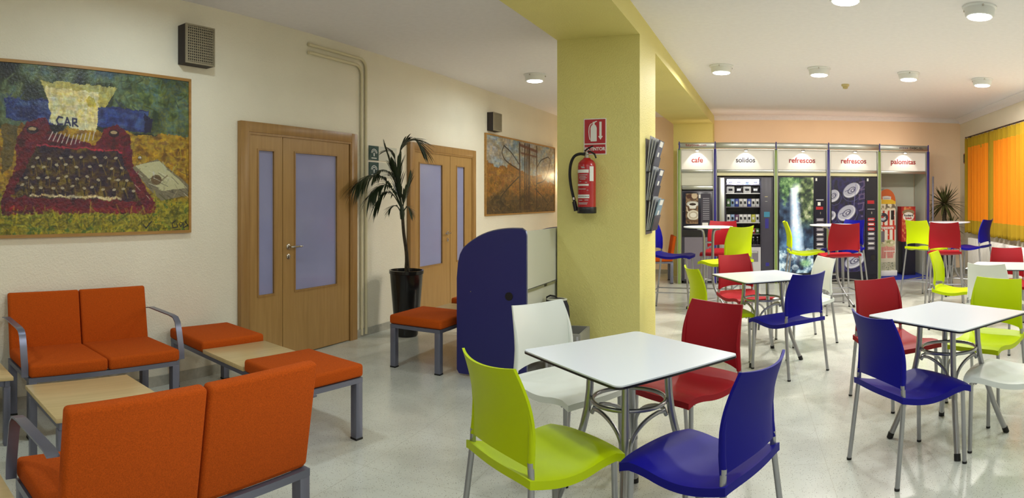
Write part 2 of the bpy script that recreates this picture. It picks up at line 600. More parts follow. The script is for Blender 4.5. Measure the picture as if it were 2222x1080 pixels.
def door(name, label, y0, y1, leaves, hy, hdir):
    root = bpy.data.objects.new(name, None); COL.objects.link(root)
    root['kind'] = 'structure'; root['label'] = label
    root.location = (XL, 0, 0)
    fw = .09
    top = 2.13
    f = MB()
    f.box((0, y0, 0), (.05, y0 + fw, top), .003).box((0, y1 - fw, 0), (.05, y1, top), .003).box((0, y0 + fw + .0005, top - fw), (.05, y1 - fw - .0005, top), .003)
    f.box((0, y0 + fw, 0), (.045, y0 + fw + .02, top - fw - .02)).box((0, y1 - fw - .02, 0), (.045, y1 - fw, top - fw - .02)).box((0, y0 + fw, top - fw - .02), (.045, y1 - fw, top - fw))
    f.build('door_frame', MT['doorframe'], root)
    for i, l in enumerate(leaves):
        lf = leaf('door_leaf', *l, root)
    # handle
    h = MB()
    h.lathe([(.026, 0), (.026, .008), (.018, .012)], n=20)
    hb = h.build('handle_rose', MT['chrome'], root)
    hb.rotation_euler = (0, PI / 2, 0); hb.location = (.035, hy, 1.02)
    h = MB(); h.lathe([(.024, 0), (.024, .008), (.016, .012)], n=20)
    hb = h.build('keyhole_rose', MT['chrome'], root)
    hb.rotation_euler = (0, PI / 2, 0); hb.location = (.035, hy, .93)
    MB().tube([(.04, hy, 1.02), (.085, hy, 1.02), (.092, hy + .012 * hdir, 1.02), (.092, hy + .13 * hdir, 1.02)], .0095).build('door_handle', MT['chrome'], root)
    return root


door('door_1', 'beech double door with tall frosted panes between the typewriter painting and the palm', 3.485, 5.08,
     [(3.60, 3.995, 3.70, 3.885, .61, 1.885), (4.003, 4.955, 4.165, 4.76, .61, 1.885)], 4.07, 1)
door('door_2', 'beech double door with frosted panes right of the palm', 6.08, 7.75,
     [(6.19, 7.035, 6.30, 6.83, .64, 1.885), (7.043, 7.64, 7.22, 7.42, .64, 1.885)], 6.97, -1)

# ------------------------------------------------------------------ pipes
def conduit(y, z, r=.016):
    pts = [(XL + .02, 4.36, z + .0), (XL + .02, y - .10, z)]
    for k in range(1, 7):
        a = k / 6 * PI / 2
        pts.append((XL + .02, y - .10 + .10 * math.sin(a), z - .10 + .10 * math.cos(a)))
    pts.append((XL + .02, y, 0.02))
    return MB().tube(pts, r, 10)


tag(conduit(5.19, 2.86).build('wall_pipe', MT['pipe']), 'inner of the two cream pipes bending down the wall beside the double door', 'pipe', 'cream pipes on the left wall')
tag(conduit(5.265, 2.935).build('wall_pipe', MT['pipe']), 'outer of the two cream pipes, nearer the green and white wall signs', 'pipe', 'cream pipes on the left wall')


# ------------------------------------------------------------------ speakers / grilles on the wall
def grille_box(label, y0, y1, z0, z1):
    t = thing('wall_speaker', label, 'speaker', (XL, y0, z0))
    w, h = y1 - y0, z1 - z0
    bx('housing', (0, 0, 0), (.10, w, h), MT['vent_dark'], t, .003)
    m = MB()
    n = 15
    b = .012
    m.box((.10, 0, 0), (.112, w, b)).box((.10, 0, h - b), (.112, w, h)).box((.10, 0, b), (.112, b, h - b)).box((.10, w - b, b), (.112, w, h - b))
    for i in range(1, n):
        y = w * i / n
        m.box((.101, y - .0036, b), (.108, y + .0036, h - b))
        z = h * i / n
        m.box((.101, b, z - .0036), (.1085, w - b, z + .0036))
    m.build('grille', MT['grille'], t)
    return t


grille_box('square beige grille speaker box high on the wall above the typewriter painting', 2.86, 3.15, 2.53, 2.84)
grille_box('small grille speaker box on the wall above the landscape painting', 8.19, 8.47, 2.46, 2.73)


# ------------------------------------------------------------------ painted pictures (grids with colour per vertex)
class Canvas:
    def __init__(s, w, h, nx, ny, base):
        s.w, s.h, s.nx, s.ny = w, h, nx, ny
        s.x, s.y = np.meshgrid(np.linspace(0, w, nx), np.linspace(0, h, ny))
        s.a = np.zeros((ny, nx, 3)); s.a[:] = base

    def noise(s, sx, sy, seed=0):
        g = np.random.default_rng(seed)
        out = np.zeros((s.ny, s.nx)); amp = 1.0; tot = 0
        for o in range(4):
            kx, ky = max(2, int(sx * 2 ** o)), max(2, int(sy * 2 ** o))
            c = g.random((ky + 2, kx + 2))
            fx = s.x / s.w * kx; fy = s.y / s.h * ky
            ix = np.clip(fx.astype(int), 0, kx); iy = np.clip(fy.astype(int), 0, ky)
            tx = fx - ix; ty = fy - iy
            tx = tx * tx * (3 - 2 * tx); ty = ty * ty * (3 - 2 * ty)
            v = (c[iy, ix] * (1 - tx) + c[iy, ix + 1] * tx) * (1 - ty) + (c[iy + 1, ix] * (1 - tx) + c[iy + 1, ix + 1] * tx) * ty
            out += v * amp; tot += amp; amp *= .55
        return out / tot

    def blend(s, mask, col, al=1.0):
        m = (mask * al)[..., None]
        s.a = s.a * (1 - m) + np.array(col, float) * m

    def poly(s, pts, col, al=1.0, wob=0.0, seed=1):
        X = s.x; Y = s.y
        if wob:
            X = X + (s.noise(14, 10, seed) - .5) * wob; Y = Y + (s.noise(14, 10, seed + 50) - .5) * wob
        ins = np.zeros(X.shape, bool)
        n = len(pts)
        for i in range(n):
            x0, y0 = pts[i]; x1, y1 = pts[(i + 1) % n]
            if y0 == y1: continue
            c = (y0 > Y) != (y1 > Y)
            ins ^= c & (X < (x1 - x0) * (Y - y0) / (y1 - y0) + x0)
        s.blend(ins.astype(float), col, al)

    def ell(s, cx, cy, rx, ry, col, al=1.0, rot=0.0, ring=None):
        c, k = math.cos(rot), math.sin(rot)
        X = (s.x - cx) * c + (s.y - cy) * k; Y = -(s.x - cx) * k + (s.y - cy) * c
        d = np.sqrt((X / rx) ** 2 + (Y / ry) ** 2)
        m = (d < 1) if ring is None else ((d < 1) & (d > ring))
        s.blend(m.astype(float), col, al)

    def line(s, pts, w, col, al=1.0):
        for i in range(len(pts) - 1):
            (x0, y0), (x1, y1) = pts[i], pts[i + 1]
            dx, dy = x1 - x0, y1 - y0
            L2 = dx * dx + dy * dy + 1e-12
            t = np.clip(((s.x - x0) * dx + (s.y - y0) * dy) / L2, 0, 1)
            d = np.hypot(s.x - x0 - t * dx, s.y - y0 - t * dy)
            s.blend(np.clip((w - d) / (w * .5), 0, 1), col, al)

    def mix(s, n, cols, lo=.3, hi=.7, mask=None, al=1.0):
        t = np.clip((n - lo) / (hi - lo), 0, .9999) * (len(cols) - 1)
        i = t.astype(int); f = (t - i)[..., None]
        C = np.array(cols, float)
        v = C[i] * (1 - f) + C[np.minimum(i + 1, len(cols) - 1)] * f
        m = (np.ones(n.shape) if mask is None else mask)[..., None] * al
        s.a = s.a * (1 - m) + v * m

    def painterly(s, amp, tone, seed):
        """drag the paint about and break its tone into strokes"""
        ii, jj = np.meshgrid(np.arange(s.nx), np.arange(s.ny))
        for q, (kx, ky) in enumerate(((26, 20), (60, 44))):
            dx = (s.noise(kx, ky, seed + q) - .5) * amp * (2 - q); dy = (s.noise(kx, ky, seed + 9 + q) - .5) * amp * (2 - q)
            s.a = s.a[np.clip(jj + dy, 0, s.ny - 1).astype(int), np.clip(ii + dx, 0, s.nx - 1).astype(int)]
        st_ = s.noise(90, 34, seed + 20) * .6 + s.noise(30, 80, seed + 21) * .4
        s.a = s.a * (1 + (st_[..., None] - .5) * tone * 2)
        hue = (s.noise(34, 26, seed + 22) - .5)[..., None] * np.array([40, 10, -44.])
        s.a = np.clip(s.a + hue * (s.a.mean(-1, keepdims=True) / 120), 0, 235)

    def build(s, name, mat, parent, fn):
        """fn(x, y) -> local 3-D"""
        ny, nx = s.ny, s.nx
        X, Y, Z = fn(s.x.ravel(), s.y.ravel())
        co = np.stack([X + 0 * s.x.ravel(), Y + 0 * s.x.ravel(), Z + 0 * s.x.ravel()], 1)
        me = bpy.data.meshes.new(name)
        idx = np.arange(ny * nx).reshape(ny, nx)
        q = np.stack([idx[:-1, :-1], idx[:-1, 1:], idx[1:, 1:], idx[1:, :-1]], -1).reshape(-1, 4)
        me.vertices.add(nx * ny); me.vertices.foreach_set('co', co.astype('f').ravel())
        me.loops.add(q.size); me.loops.foreach_set('vertex_index', q.ravel().astype('i'))
        me.polygons.add(len(q)); me.polygons.foreach_set('loop_start', (np.arange(len(q)) * 4).astype('i'))
        me.update(calc_edges=True)
        at = me.color_attributes.new('paint', 'FLOAT_COLOR', 'POINT')
        c = np.clip(s.a, 0, 255) / 255
        c = np.where(c <= .04045, c / 12.92, ((c + .055) / 1.055) ** 2.4)
        rgba = np.concatenate([c.reshape(-1, 3), np.ones((nx * ny, 1))], 1)
        at.data.foreach_set('color', rgba.astype('f').ravel())
        me.materials.append(mat)
        o = bpy.data.objects.new(name, me); COL.objects.link(o); o.parent = parent
        return o


def picture_frame(t, w, h, b=.022, d=.03):
    m = MB()
    m.box((0, -b, -b), (d, 0, h + b)).box((0, w, -b), (d, w + b, h + b)).box((0, 0, -b), (d, w, 0)).box((0, 0, h), (d, w, h + b))
    m.build('picture_frame', MT['goldframe'], t)


# --- typewriter painting. canvas coordinates: x along the wall from its left end, y up, metres
PY0, PY1, PZ0, PZ1 = 1.22, 2.95, 1.21, 2.40
pw, ph = PY1 - PY0, PZ1 - PZ0
c = Canvas(pw, ph, 520, 350, (80, 80, 40))
# x helper: photo pixel column -> canvas x ; photo row -> y (approx., unrolled along the wall)
def cp(px, py):
    th = (px - 1678) / F
    Y = XL / math.tan(th)
    r = math.hypot(XL, Y)
    return (Y - PY0, EYE - (py - 431) * r / F - PZ0)
n1 = c.noise(9, 6, 3); n2 = c.noise(22, 30, 4); n3 = c.noise(60, 40, 5)
c.mix(n1, [(20, 24, 34), (34, 40, 36), (52, 62, 38), (92, 108, 74), (60, 84, 96)], .25, .75)
bot = cp(200, 285)[1]
right = np.clip((c.x - 1.05) / .25, 0, 1)
c.mix(n2, [(52, 74, 44), (108, 122, 50), (76, 104, 104), (126, 134, 70)], .3, .7, right * (c.y > bot), .6)
c.mix(n2, [(110, 76, 22), (150, 112, 26), (168, 138, 36), (128, 92, 40)], .3, .7, (c.y < bot + (n1 - .5) * .1).astype(float))
low = np.clip((.30 - c.y + (n1 - .5) * .1) / .06, 0, 1)
c.mix(n3, [(92, 92, 22), (140, 132, 30), (168, 150, 40), (84, 104, 34)], .3, .7, low)
# roller
c.poly([cp(8, 212), cp(8, 262), cp(316, 290), cp(316, 244)], (34, 44, 96), 1, .02)
c.mix(n2, [(26, 34, 84), (48, 64, 122), (60, 84, 132)], .3, .7, ((c.y > np.interp(c.x, [0, cp(316, 0)[0]], [cp(8, 258)[1], cp(316, 286)[1]])) & (c.y < np.interp(c.x, [cp(8, 0)[0], cp(316, 0)[0]], [cp(8, 216)[1], cp(316, 246)[1]])) & (c.x < cp(316, 0)[0]) & (c.x > cp(8, 0)[0])).astype(float), .9)
c.poly([cp(308, 248), cp(308, 290), cp(324, 288), cp(328, 262)], (20, 24, 60), 1, .01)
# left dark object, sheet of paper
c.poly([cp(0, 270), cp(38, 272), cp(28, 350), cp(0, 380)], (92, 78, 40), 1, .02)
c.poly([cp(84, 176), cp(250, 192), cp(226, 236), cp(104, 220)], (170, 162, 88), 1, .01)
c.poly([cp(96, 188), cp(212, 204), cp(205, 290), cp(108, 268)], (206, 198, 150), 1, .012)
c.mix(n3, [(214, 200, 160), (196, 188, 112), (224, 216, 180)], .3, .7, ((c.x > cp(104, 0)[0]) & (c.x < cp(206, 0)[0]) & (c.y > cp(150, 268)[1]) & (c.y < cp(150, 204)[1])).astype(float), .7)
c.ell(*cp(196, 224), .035, .045, (176, 160, 50), .8)
# body
dr, md = (84, 16, 28), (128, 28, 46)
c.poly([cp(0, 440), cp(34, 352), cp(32, 300), cp(62, 262), cp(100, 258), cp(112, 290), cp(205, 316), cp(222, 284), cp(252, 272), cp(280, 300), cp(284, 350), cp(334, 452), cp(320, 464), cp(0, 464)], dr, 1, .02)
c.mix(n2, [(62, 14, 30), (104, 20, 34), (82, 18, 46)], .3, .7, ((np.abs(c.a - np.array(dr)).sum(-1)) < 2).astype(float))
c.poly([cp(78, 318), cp(258, 332), cp(300, 436), cp(18, 430)], (44, 26, 42), 1, .02)
c.mix(n2, [(30, 18, 42), (48, 28, 44), (72, 52, 30), (110, 92, 32)], .3, .8, ((np.abs(c.a - np.array((44, 26, 42))).sum(-1)) < 2).astype(float))
c.line([cp(66, 424), cp(258, 431)], .012, (206, 190, 150))
c.line([cp(2, 452), cp(326, 458)], .02, (116, 20, 36))
c.line([cp(78, 316), cp(262, 330)], .008, (160, 40, 60))
c.painterly(6, .42, 100)
g = random.Random(5)
for row, (y0, x0, x1, n) in enumerate(((340, 78, 250, 8), (358, 70, 262, 9), (382, 56, 275, 11), (404, 44, 288, 12))):
    for k in range(n):
        px = x0 + (x1 - x0) * k / (n - 1) + g.uniform(-3, 3); py = y0 + g.uniform(-4, 4) + (px - 60) * .03
        a = cp(px, py); b = cp(px + g.uniform(-4, 6), py + 14)
        c.line([a, b], .007, (24, 14, 26))
        c.line([(a[0] + .02, a[1] - .01), (b[0] + .026, b[1] - .02)], .004, (126, 106, 40), .8)
        c.ell(a[0], a[1], .016, .009, (176, 164, 134), .9, g.uniform(-.3, .3))
for k in range(11):
    a = cp(112 + k * 9, 288 + abs(k - 5) * -1.5 + 6); b = cp(118 + k * 6.5 + (k - 5) * 3, 304 + (5 - abs(k - 5)) * 2)
    c.line([a, b], .005, (190, 178, 170))
for px, py in ((68, 282), (244, 290)):
    c.ell(*cp(px, py), .045, .028, (40, 20, 34)); c.ell(*cp(px, py - 2), .03, .012, (196, 170, 120), .8)
# lettering CAP on the sheet: strokes
def st(pts, w=.008): c.line([cp(*p) for p in pts], w, (30, 34, 74))
st([(133, 256), (125, 254), (120, 262), (124, 270), (133, 270)]); st([(138, 272), (143, 256), (150, 273)]); st([(140, 266), (148, 267)])
st([(155, 274), (155, 258), (163, 259), (163, 266), (156, 267), (166, 275)])
# second paper at the right
c.poly([cp(284, 362), cp(338, 346), cp(408, 402), cp(404, 424), cp(348, 434), cp(322, 412)], (120, 112, 88), 1, .02)
c.poly([cp(290, 358), cp(342, 350), cp(404, 408), cp(346, 414)], (186, 182, 140), 1, .02)
c.ell(*cp(336, 390), .05, .04, (92, 70, 44), .9)
for k in range(26):
    px = g.uniform(288, 400); py = g.uniform(365, 430); a = cp(px, py); b = cp(px + g.uniform(8, 22), py + g.uniform(4, 16))
    c.line([a, b], .003, g.choice([(60, 54, 50), (214, 208, 184)]), .7)
for k in range(1100):   # free brush strokes
    px = g.uniform(0, 410); py = g.choice([g.uniform(130, 240), g.uniform(460, 500), g.uniform(300, 460)])
    a = cp(px, py); L_ = g.uniform(.015, .09); an = g.uniform(0, PI)
    if py > 300 and py < 460 and px < 330: L_ *= .3
    if 80 < px < 255 and 170 < py < 300: continue
    cc = c.a[min(349, max(0, int(a[1] / ph * 349))), min(519, max(0, int(a[0] / pw * 519)))]
    c.line([a, (a[0] + L_ * math.cos(an), a[1] + L_ * math.sin(an))], g.uniform(.004, .009), np.minimum(cc * g.uniform(.5, 1.4), 190), .55)
c.line([cp(308, 488), cp(314, 494), cp(326, 480)], .006, (24, 24, 30))
c.line([cp(378, 478), cp(370, 484), cp(372, 494), cp(382, 492), cp(380, 486)], .006, (24, 24, 30))
c.line([cp(386, 484), cp(388, 492), cp(394, 484), cp(388, 482)], .005, (24, 24, 30))
c.line([cp(394, 482), cp(395, 494), cp(404, 488), cp(398, 480)], .006, (24, 24, 30))
t = thing('painting', 'large oil painting of a red typewriter and blue roller in a thin oak frame', 'painting', (XL, PY0, PZ0))
bx('canvas_backing', (.0, 0, 0), (.02, pw, ph), MT['vent_dark'], t)
c.build('painted_canvas', MT['paint_oil'], t, lambda x, y: (np.full_like(x, .0215), x, y))
picture_frame(t, pw, ph)
k_ = MB().lathe([(.016, 0), (.018, .004), (.012, .014), (.004, .017)], n=16).build('metal_stud', MT['chrome'], t)
k_.rotation_euler = (0, PI / 2, 0); k_.location = (.022, *cp(300, 343))

# --- landscape painting with tower
QY0, QY1, QZ0, QZ1 = 8.12, 11.0, 1.23, 2.40
pw, ph = QY1 - QY0, QZ1 - QZ0
c = Canvas(pw, ph, 320, 170, (150, 150, 140))
n1 = c.noise(8, 6, 13); n2 = c.noise(30, 20, 14)
c.mix(n1, [(112, 134, 142), (156, 164, 160), (136, 130, 116), (160, 156, 148)], .3, .7)
hill = .62 * ph + (n1 - .5) * .3 - np.clip((c.x - 1.2) * .12, 0, 1)
m = (c.y < hill).astype(float)
c.mix(n2, [(106, 74, 28), (146, 104, 34), (128, 80, 40), (160, 120, 50)], .3, .7, m)
c.mix(n2, [(52, 44, 30), (92, 74, 44), (70, 54, 36)], .3, .7, np.clip((.34 - c.y + (n1 - .5) * .3) / .1, 0, 1))
c.painterly(4, .35, 200)
for x in (1.25, 1.45, 1.52, 1.60, 1.66, 1.98):
    c.line([(x, .06 * ph), (x + g.uniform(-.03, .03), .97 * ph)], .032, (50, 32, 26), .95)
c.line([(1.25, .95 * ph), (2.0, .9 * ph)], .03, (84, 40, 34), .8)
c.line([(1.3, .84 * ph), (1.95, .82 * ph)], .02, (84, 40, 34), .7)
for pts in ([(.62, .9), (.55, .8), (.7, .7), (1.2, .6)], [(.62, .9), (.9, .82), (1.25, .66)], [(2.55, .85), (2.65, .78), (2.4, .5), (1.98, .42)], [(2.55, .85), (2.2, .78), (1.98, .66)],
            [(1.2, .5), (.8, .35), (.5, .2), (.65, .1)], [(1.9, .35), (2.2, .25), (2.5, .14)]):
    c.line([(v.x, v.y) for v in spline([(a, b * ph, 0) for a, b in pts], 7)], .013, (30, 28, 28), .95)
for k in range(160):
    a = (g.uniform(0, pw), g.uniform(0, ph * .5)); an = g.uniform(0, PI)
    c.line([a, (a[0] + .12 * math.cos(an), a[1] + .08 * math.sin(an))], .008, g.choice([(60, 48, 32), (160, 130, 70), (120, 90, 50)]), .5)
t = thing('painting', 'wide landscape painting of a spindly wooden tower above ochre hills', 'painting', (XL, QY0, QZ0))
bx('canvas_backing', (.0, 0, 0), (.02, pw, ph), MT['vent_dark'], t)
c.build('painted_canvas', MT['paint_flat'], t, lambda x, y: (np.full_like(x, .0215), x, y))
picture_frame(t, pw, ph)


# --- wall signs beside door 1
def wall_plaque(label, z0, z1, words):
    t = thing('wall_sign', label, 'sign', (XL, 5.335, z0))
    w, h = .52, z1 - z0
    bx('sign_board', (0, .174, 0), (.008, w, h), MT['panel'], t)
    g_ = bx('emblem_panel', (0, 0, 0), (.008, .172, h), MT['darkgreen'], t)
    m = MB()
    for rad in (.055, .038):
        pts = [(.010, .086 + rad * math.cos(a), h * .42 + rad * math.sin(a)) for a in np.linspace(.25, PI - .25, 14)]
        m.tube(pts, .0045, 6)
    m.box((.008, .078, h * .28), (.011, .094, h * .52))
    m.box((.008, .04, h * .12), (.010, .132, h * .18))
    m.build('emblem', MT['paper'], g_)
    if words:
        text('lettering', words, .058, MT['black_ink'], t, (.0095, w - .012, h * .22), (PI / 2, 0, PI / 2), 'RIGHT')
    return t


wall_plaque('upper green and white wall sign with arched emblem behind the palm', 1.878, 2.035, None)
wall_plaque('lower green and white wall sign ending in T.V. behind the palm', 1.697, 1.857, 'de T.V.')

# ------------------------------------------------------------------ ceiling lamps
def lamp_light(spec):
    d = bpy.data.lights.new('lamp_light', 'AREA')
    d.shape = 'DISK'; d.size = .19; d.energy = spec[0]; d.color = spec[1]
    return d


LIGHTS = [lamp_light(q) for q in (LOUNGE_LIGHT, NEAR_LIGHT, FAR_LIGHT)]
lamp_labels = ['lone round ceiling lamp over the lounge, left of the column',
               'round ceiling lamp nearest the yellow beam in the far row',
               'second round ceiling lamp of the far row, left of the smoke detector',
               'third round ceiling lamp of the far row, right of the smoke detector',
               'round ceiling lamp at the curtain end of the far row',
               'large near round ceiling lamp at the top right of the picture',
               'near round ceiling lamp cut by the top edge of the picture']


def make_lamp():
    t = thing('ceiling_lamp', lamp_labels[0], 'lamp', (0, 0, 0), 0, 'round ceiling lamps')
    MB().lathe([(.145, 0), (.145, -.012), (.128, -.02), (.122, -.075), (.112, -.085), (.10, -.085), (.10, -.076)], n=40).build('housing', MT['lampshell'], t)
    MB().lathe([(.099, -.078), (.097, -.090), (.07, -.096), (.03, -.099)], n=32).build('diffuser', MT['lampon'], t)
    for k in range(3):
        a = k * 2 * PI / 3 + .4
        bx('clip', (.135 * math.cos(a) - .006, .135 * math.sin(a) - .006, -.03), (.135 * math.cos(a) + .006, .135 * math.sin(a) + .006, -.010), MT['chrome'], t)
    return t


lamp0 = make_lamp()
for i, (x, y) in enumerate(LAMPS):
    o = lamp0 if i == 0 else copy_tree(lamp0)
    o.location = (x, y, CEIL)
    o['label'] = lamp_labels[i]
for x, y in LAMPS + LAMPS_UNSEEN:
    lo = bpy.data.objects.new('lamp_light', LIGHTS[0 if x < -2 else (2 if y > 6 else 1)])
    COL.objects.link(lo)
    lo.location = (x, y, CEIL - .105)
t = thing('smoke_detector', 'small yellowed smoke detector on the ceiling between two far lamps', 'smoke detector', (1.0, 8.6, CEIL))
MB().lathe([(.055, 0), (.055, -.02), (.045, -.03)], n=24).build('base', MT['yelltext'], t)
MB().lathe([(.034, -.03), (.036, -.055), (.02, -.062)], n=20).build('sensor', MT['yelltext'], t)

# small wall lamp hidden behind the column, warming the end of the landscape painting
t = thing('wall_lamp', 'small warm wall lamp beyond the landscape painting behind the column', 'lamp', (XL, 11.45, 1.85))
bx('bracket', (0, -.03, -.05), (.03, .03, .05), MT['alu'], t)
MB().lathe([(.05, -.06), (.06, .06)], (.09, 0, 0), 20).build('shade', MT['paper'], t)
pl = bpy.data.lights.new('warm_light', 'POINT'); pl.energy = 9; pl.color = (1, .72, .4); pl.shadow_soft_size = .05
po = bpy.data.objects.new('warm_light', pl); COL.objects.link(po); po.location = (XL + .22, 11.3, 1.9)


# ------------------------------------------------------------------ cafe chairs and stools (local: +y front, origin under the seat centre)
def seat_mesh():
    def top(u, v):
        uu = 2 * u - 1
        y = .240 - .482 * v
        w = .216 + .012 * v
        x = uu * w
        yb = y + .022 * (1 - uu * uu) * max(0, 1 - v * 5) - .018 * (1 - uu * uu) * max(0, v * 5 - 4)
        z = .464 - .034 * max(0, (1 - v / .30)) ** 1.7 - .038 * math.sin(PI * min(1, max(0, (v - .10) / .90))) - .014 * (1 - uu * uu) * math.sin(PI * v)
        z -= .007 * abs(uu) ** 6
        return (x, yb, z)
    return MB().slab(top, 18, 20, lambda u, v: (0, 0, -.020 - .012 * (abs(2 * u - 1) > .97 or v < .01 or v > .99)))


def back_mesh():
    def f(u, v):
        uu = 2 * u - 1
        hw = .208 + .010 * math.sin(PI * v) - .022 * v ** 1.5
        z0 = .488 + .026 * (1 - abs(uu) ** 2.0)
        z1 = .852 - .014 * (1 - uu * uu)
        z = z0 + (z1 - z0) * v
        zz = (z - .487) / .365
        y = -.212 - .062 * zz + .030 * math.sin(PI * zz) - .046 * (1 - uu * uu)
        return (uu * hw, y, z)
    m = MB().slab(f, 16, 18, lambda u, v: (0, -.012, 0))
    for s in (-1, 1):   # sleeves over the tubes
        pts = []
        for zz in (0, .18, .4, .62, .78):
            pts.append((s * (.2035 - .012 * zz), -.212 - .062 * zz + .030 * math.sin(PI * zz) - .009 + .006 * zz, .488 + .365 * zz))
        m.tube(pts, [.0145, .0145, .0125, .008, .003], 10)
    return m


def leg_mesh(s, rear, dz=0.0, splay=0.0):
    if rear:
        pts = [(s * (.226 + splay), -.275 - splay, 0.0), (s * .214, -.228, .38 + dz), (s * .208, -.222, .45 + dz), (s * .204, -.222, .51 + dz)]
    else:
        pts = [(s * (.202 + splay), .205 + splay, 0.0), (s * .196, .196, .435 + dz)]
    m = MB().tube(pts, .0128, 12)
    return m


def foot_mesh(s, rear, splay=0.0):
    x, y = (s * (.226 + splay), -.275 - splay) if rear else (s * (.202 + splay), .205 + splay)
    return MB().lathe([(.0138, -.0), (.0142, .012)], (x, y, 0), 12)


SEAT, BACK = seat_mesh(), back_mesh()
STOOL_DZ = .30
_protos = {}


def chair_proto(kind, colour):
    """first of a kind and colour; its parts' meshes are shared by the copies"""
    dz = STOOL_DZ if kind == 'bar_stool' else 0.0
    sp = .035 if dz else 0.0
    t = thing(kind, 'x', 'stool' if dz else 'chair')
    SEAT.build('seat', MT[colour], t, 50, (0, 0, dz))
    BACK.build('backrest', MT[colour], t, 50, (0, 0, dz))
    for rear in (0, 1):
        for s in (-1, 1):
            lg = leg_mesh(s, rear, dz, sp).build('leg', MT['steel'], t)
            foot_mesh(s, rear, sp).build('foot_cap', MT['rubber'], lg)
    MB().tube([(-.20, .17, .402 + dz), (.20, .17, .402 + dz)], .009, 8).build('under_frame', MT['steel'], t)
    if dz:
        for rear in (0, 1):
            y = -.262 if rear else .222
            MB().tube([(-.225, y, .26), (.225, y, .26)], .009, 8).build('footrest', MT['steel'], t)
        for s in (-1, 1):
            MB().tube([(s * .225, -.262, .26), (s * .225, .222, .26)], .009, 8).build('footrest', MT['steel'], t)
    return t


def place(kind, colour, x, y, yaw, label, group):
    key = (kind, colour)
    if key not in _protos:
        _protos[key] = o = chair_proto(kind, colour)
    else:
        o = copy_tree(_protos[key])
    o.location = (x, y, 0)
    o.rotation_euler = (0, 0, R(yaw - 90))
    tag(o, label, None, group)
    return o


G1, G2, G3, G4 = ('chairs at the nearest white table', 'chairs at the right-hand white table', 'chairs at the middle white table', 'chairs at the far white table by the curtain')
for a in [
    ('lime', -.907, 2.368, 58, 'lime green plastic chair in the foreground seen from behind at the nearest table', G1),
    ('white', -1.108, 3.254, -30, 'white plastic chair between the blue side panel and the nearest table', G1),
    ('red', -.483, 3.434, -122, 'dark red plastic chair at the far side of the nearest table', G1),
    ('blue', -.29, 2.46, 155, 'blue plastic chair in the foreground at the right of the nearest table', G1),
    ('red', .897, 4.436, -63, 'red plastic chair behind the right-hand table, beside the blue chair', G2),
    ('lime', 1.51, 4.288, -134, 'large lime green plastic chair at the back of the right-hand table', G2),
    ('blue', .769, 3.373, 25, 'blue plastic chair seen from behind at the left of the right-hand table', G2),
    ('white', 1.395, 3.45, 145, 'white plastic chair cut by the right edge, its seat under the right-hand table', G2),
    ('lime', -.479, 5.64, 26, 'small lime green chair at the left of the middle table, by the column', G3),
    ('red', -.291, 6.598, -58, 'red chair facing us behind the middle table', G3),
    ('white', .30, 6.36, -155, 'white chair at the right of the middle table, behind the blue one', G3),
    ('blue', .11, 5.33, 132, 'blue chair seen from behind in front of the middle table', G3),
    ('lime', 2.067, 6.774, -30, 'slender side-on lime green chair at the left of the far table', G4),
    ('white', 2.147, 5.741, 50, 'white chair seen from behind at the far table, behind the large lime one', G4),
    ('red', 2.761, 7.016, -112, 'dark red chair behind the far table near the radiator', G4),
]:
    place('cafe_chair', *a)
H1, H2, H3 = ('stools at the left high table', 'stools at the middle high table', 'stools at the right high table')
for a in [
    ('blue', -1.29, 8.04, -3, 'blue bar stool just right of the column, seen from the side', H1),
    ('lime', -.56, 7.22, 138, 'lime green bar stool in front of the snack machine', H1),
    ('red', -.74, 8.48, -97, 'red bar stool behind the left high table in front of the coffee machine', H1),
    ('lime', .45, 8.62, 3, 'side-on lime green bar stool in front of the waterfall machine', H2),
    ('red', .85, 8.08, 103, 'red bar stool seen from behind in front of the middle high table', H2),
    ('blue', 1.0, 8.99, 222, 'blue bar stool mostly hidden behind the red one at the middle high table', H2),
    ('lime', 2.26, 8.98, 42, 'lime green bar stool in front of the popcorn bay', H3),
    ('red', 2.32, 8.18, 72, 'red bar stool seen from behind below the yucca', H3),
    ('blue', 2.98, 9.05, 138, 'blue bar stool beside the orange curtain', H3),
]:
    place('bar_stool', *a)


# ------------------------------------------------------------------ square tables
def rounded_square(h, r, n=6):
    pts = []
    for cx, cy, a0 in ((h - r, h - r, 0), (-h + r, h - r, 90), (-h + r, -h + r, 180), (h - r, -h + r, 270)):
        for k in range(n + 1):
            a = R(a0 + 90 * k / n)
            pts.append((cx + r * math.cos(a), cy + r * math.sin(a)))
    return pts


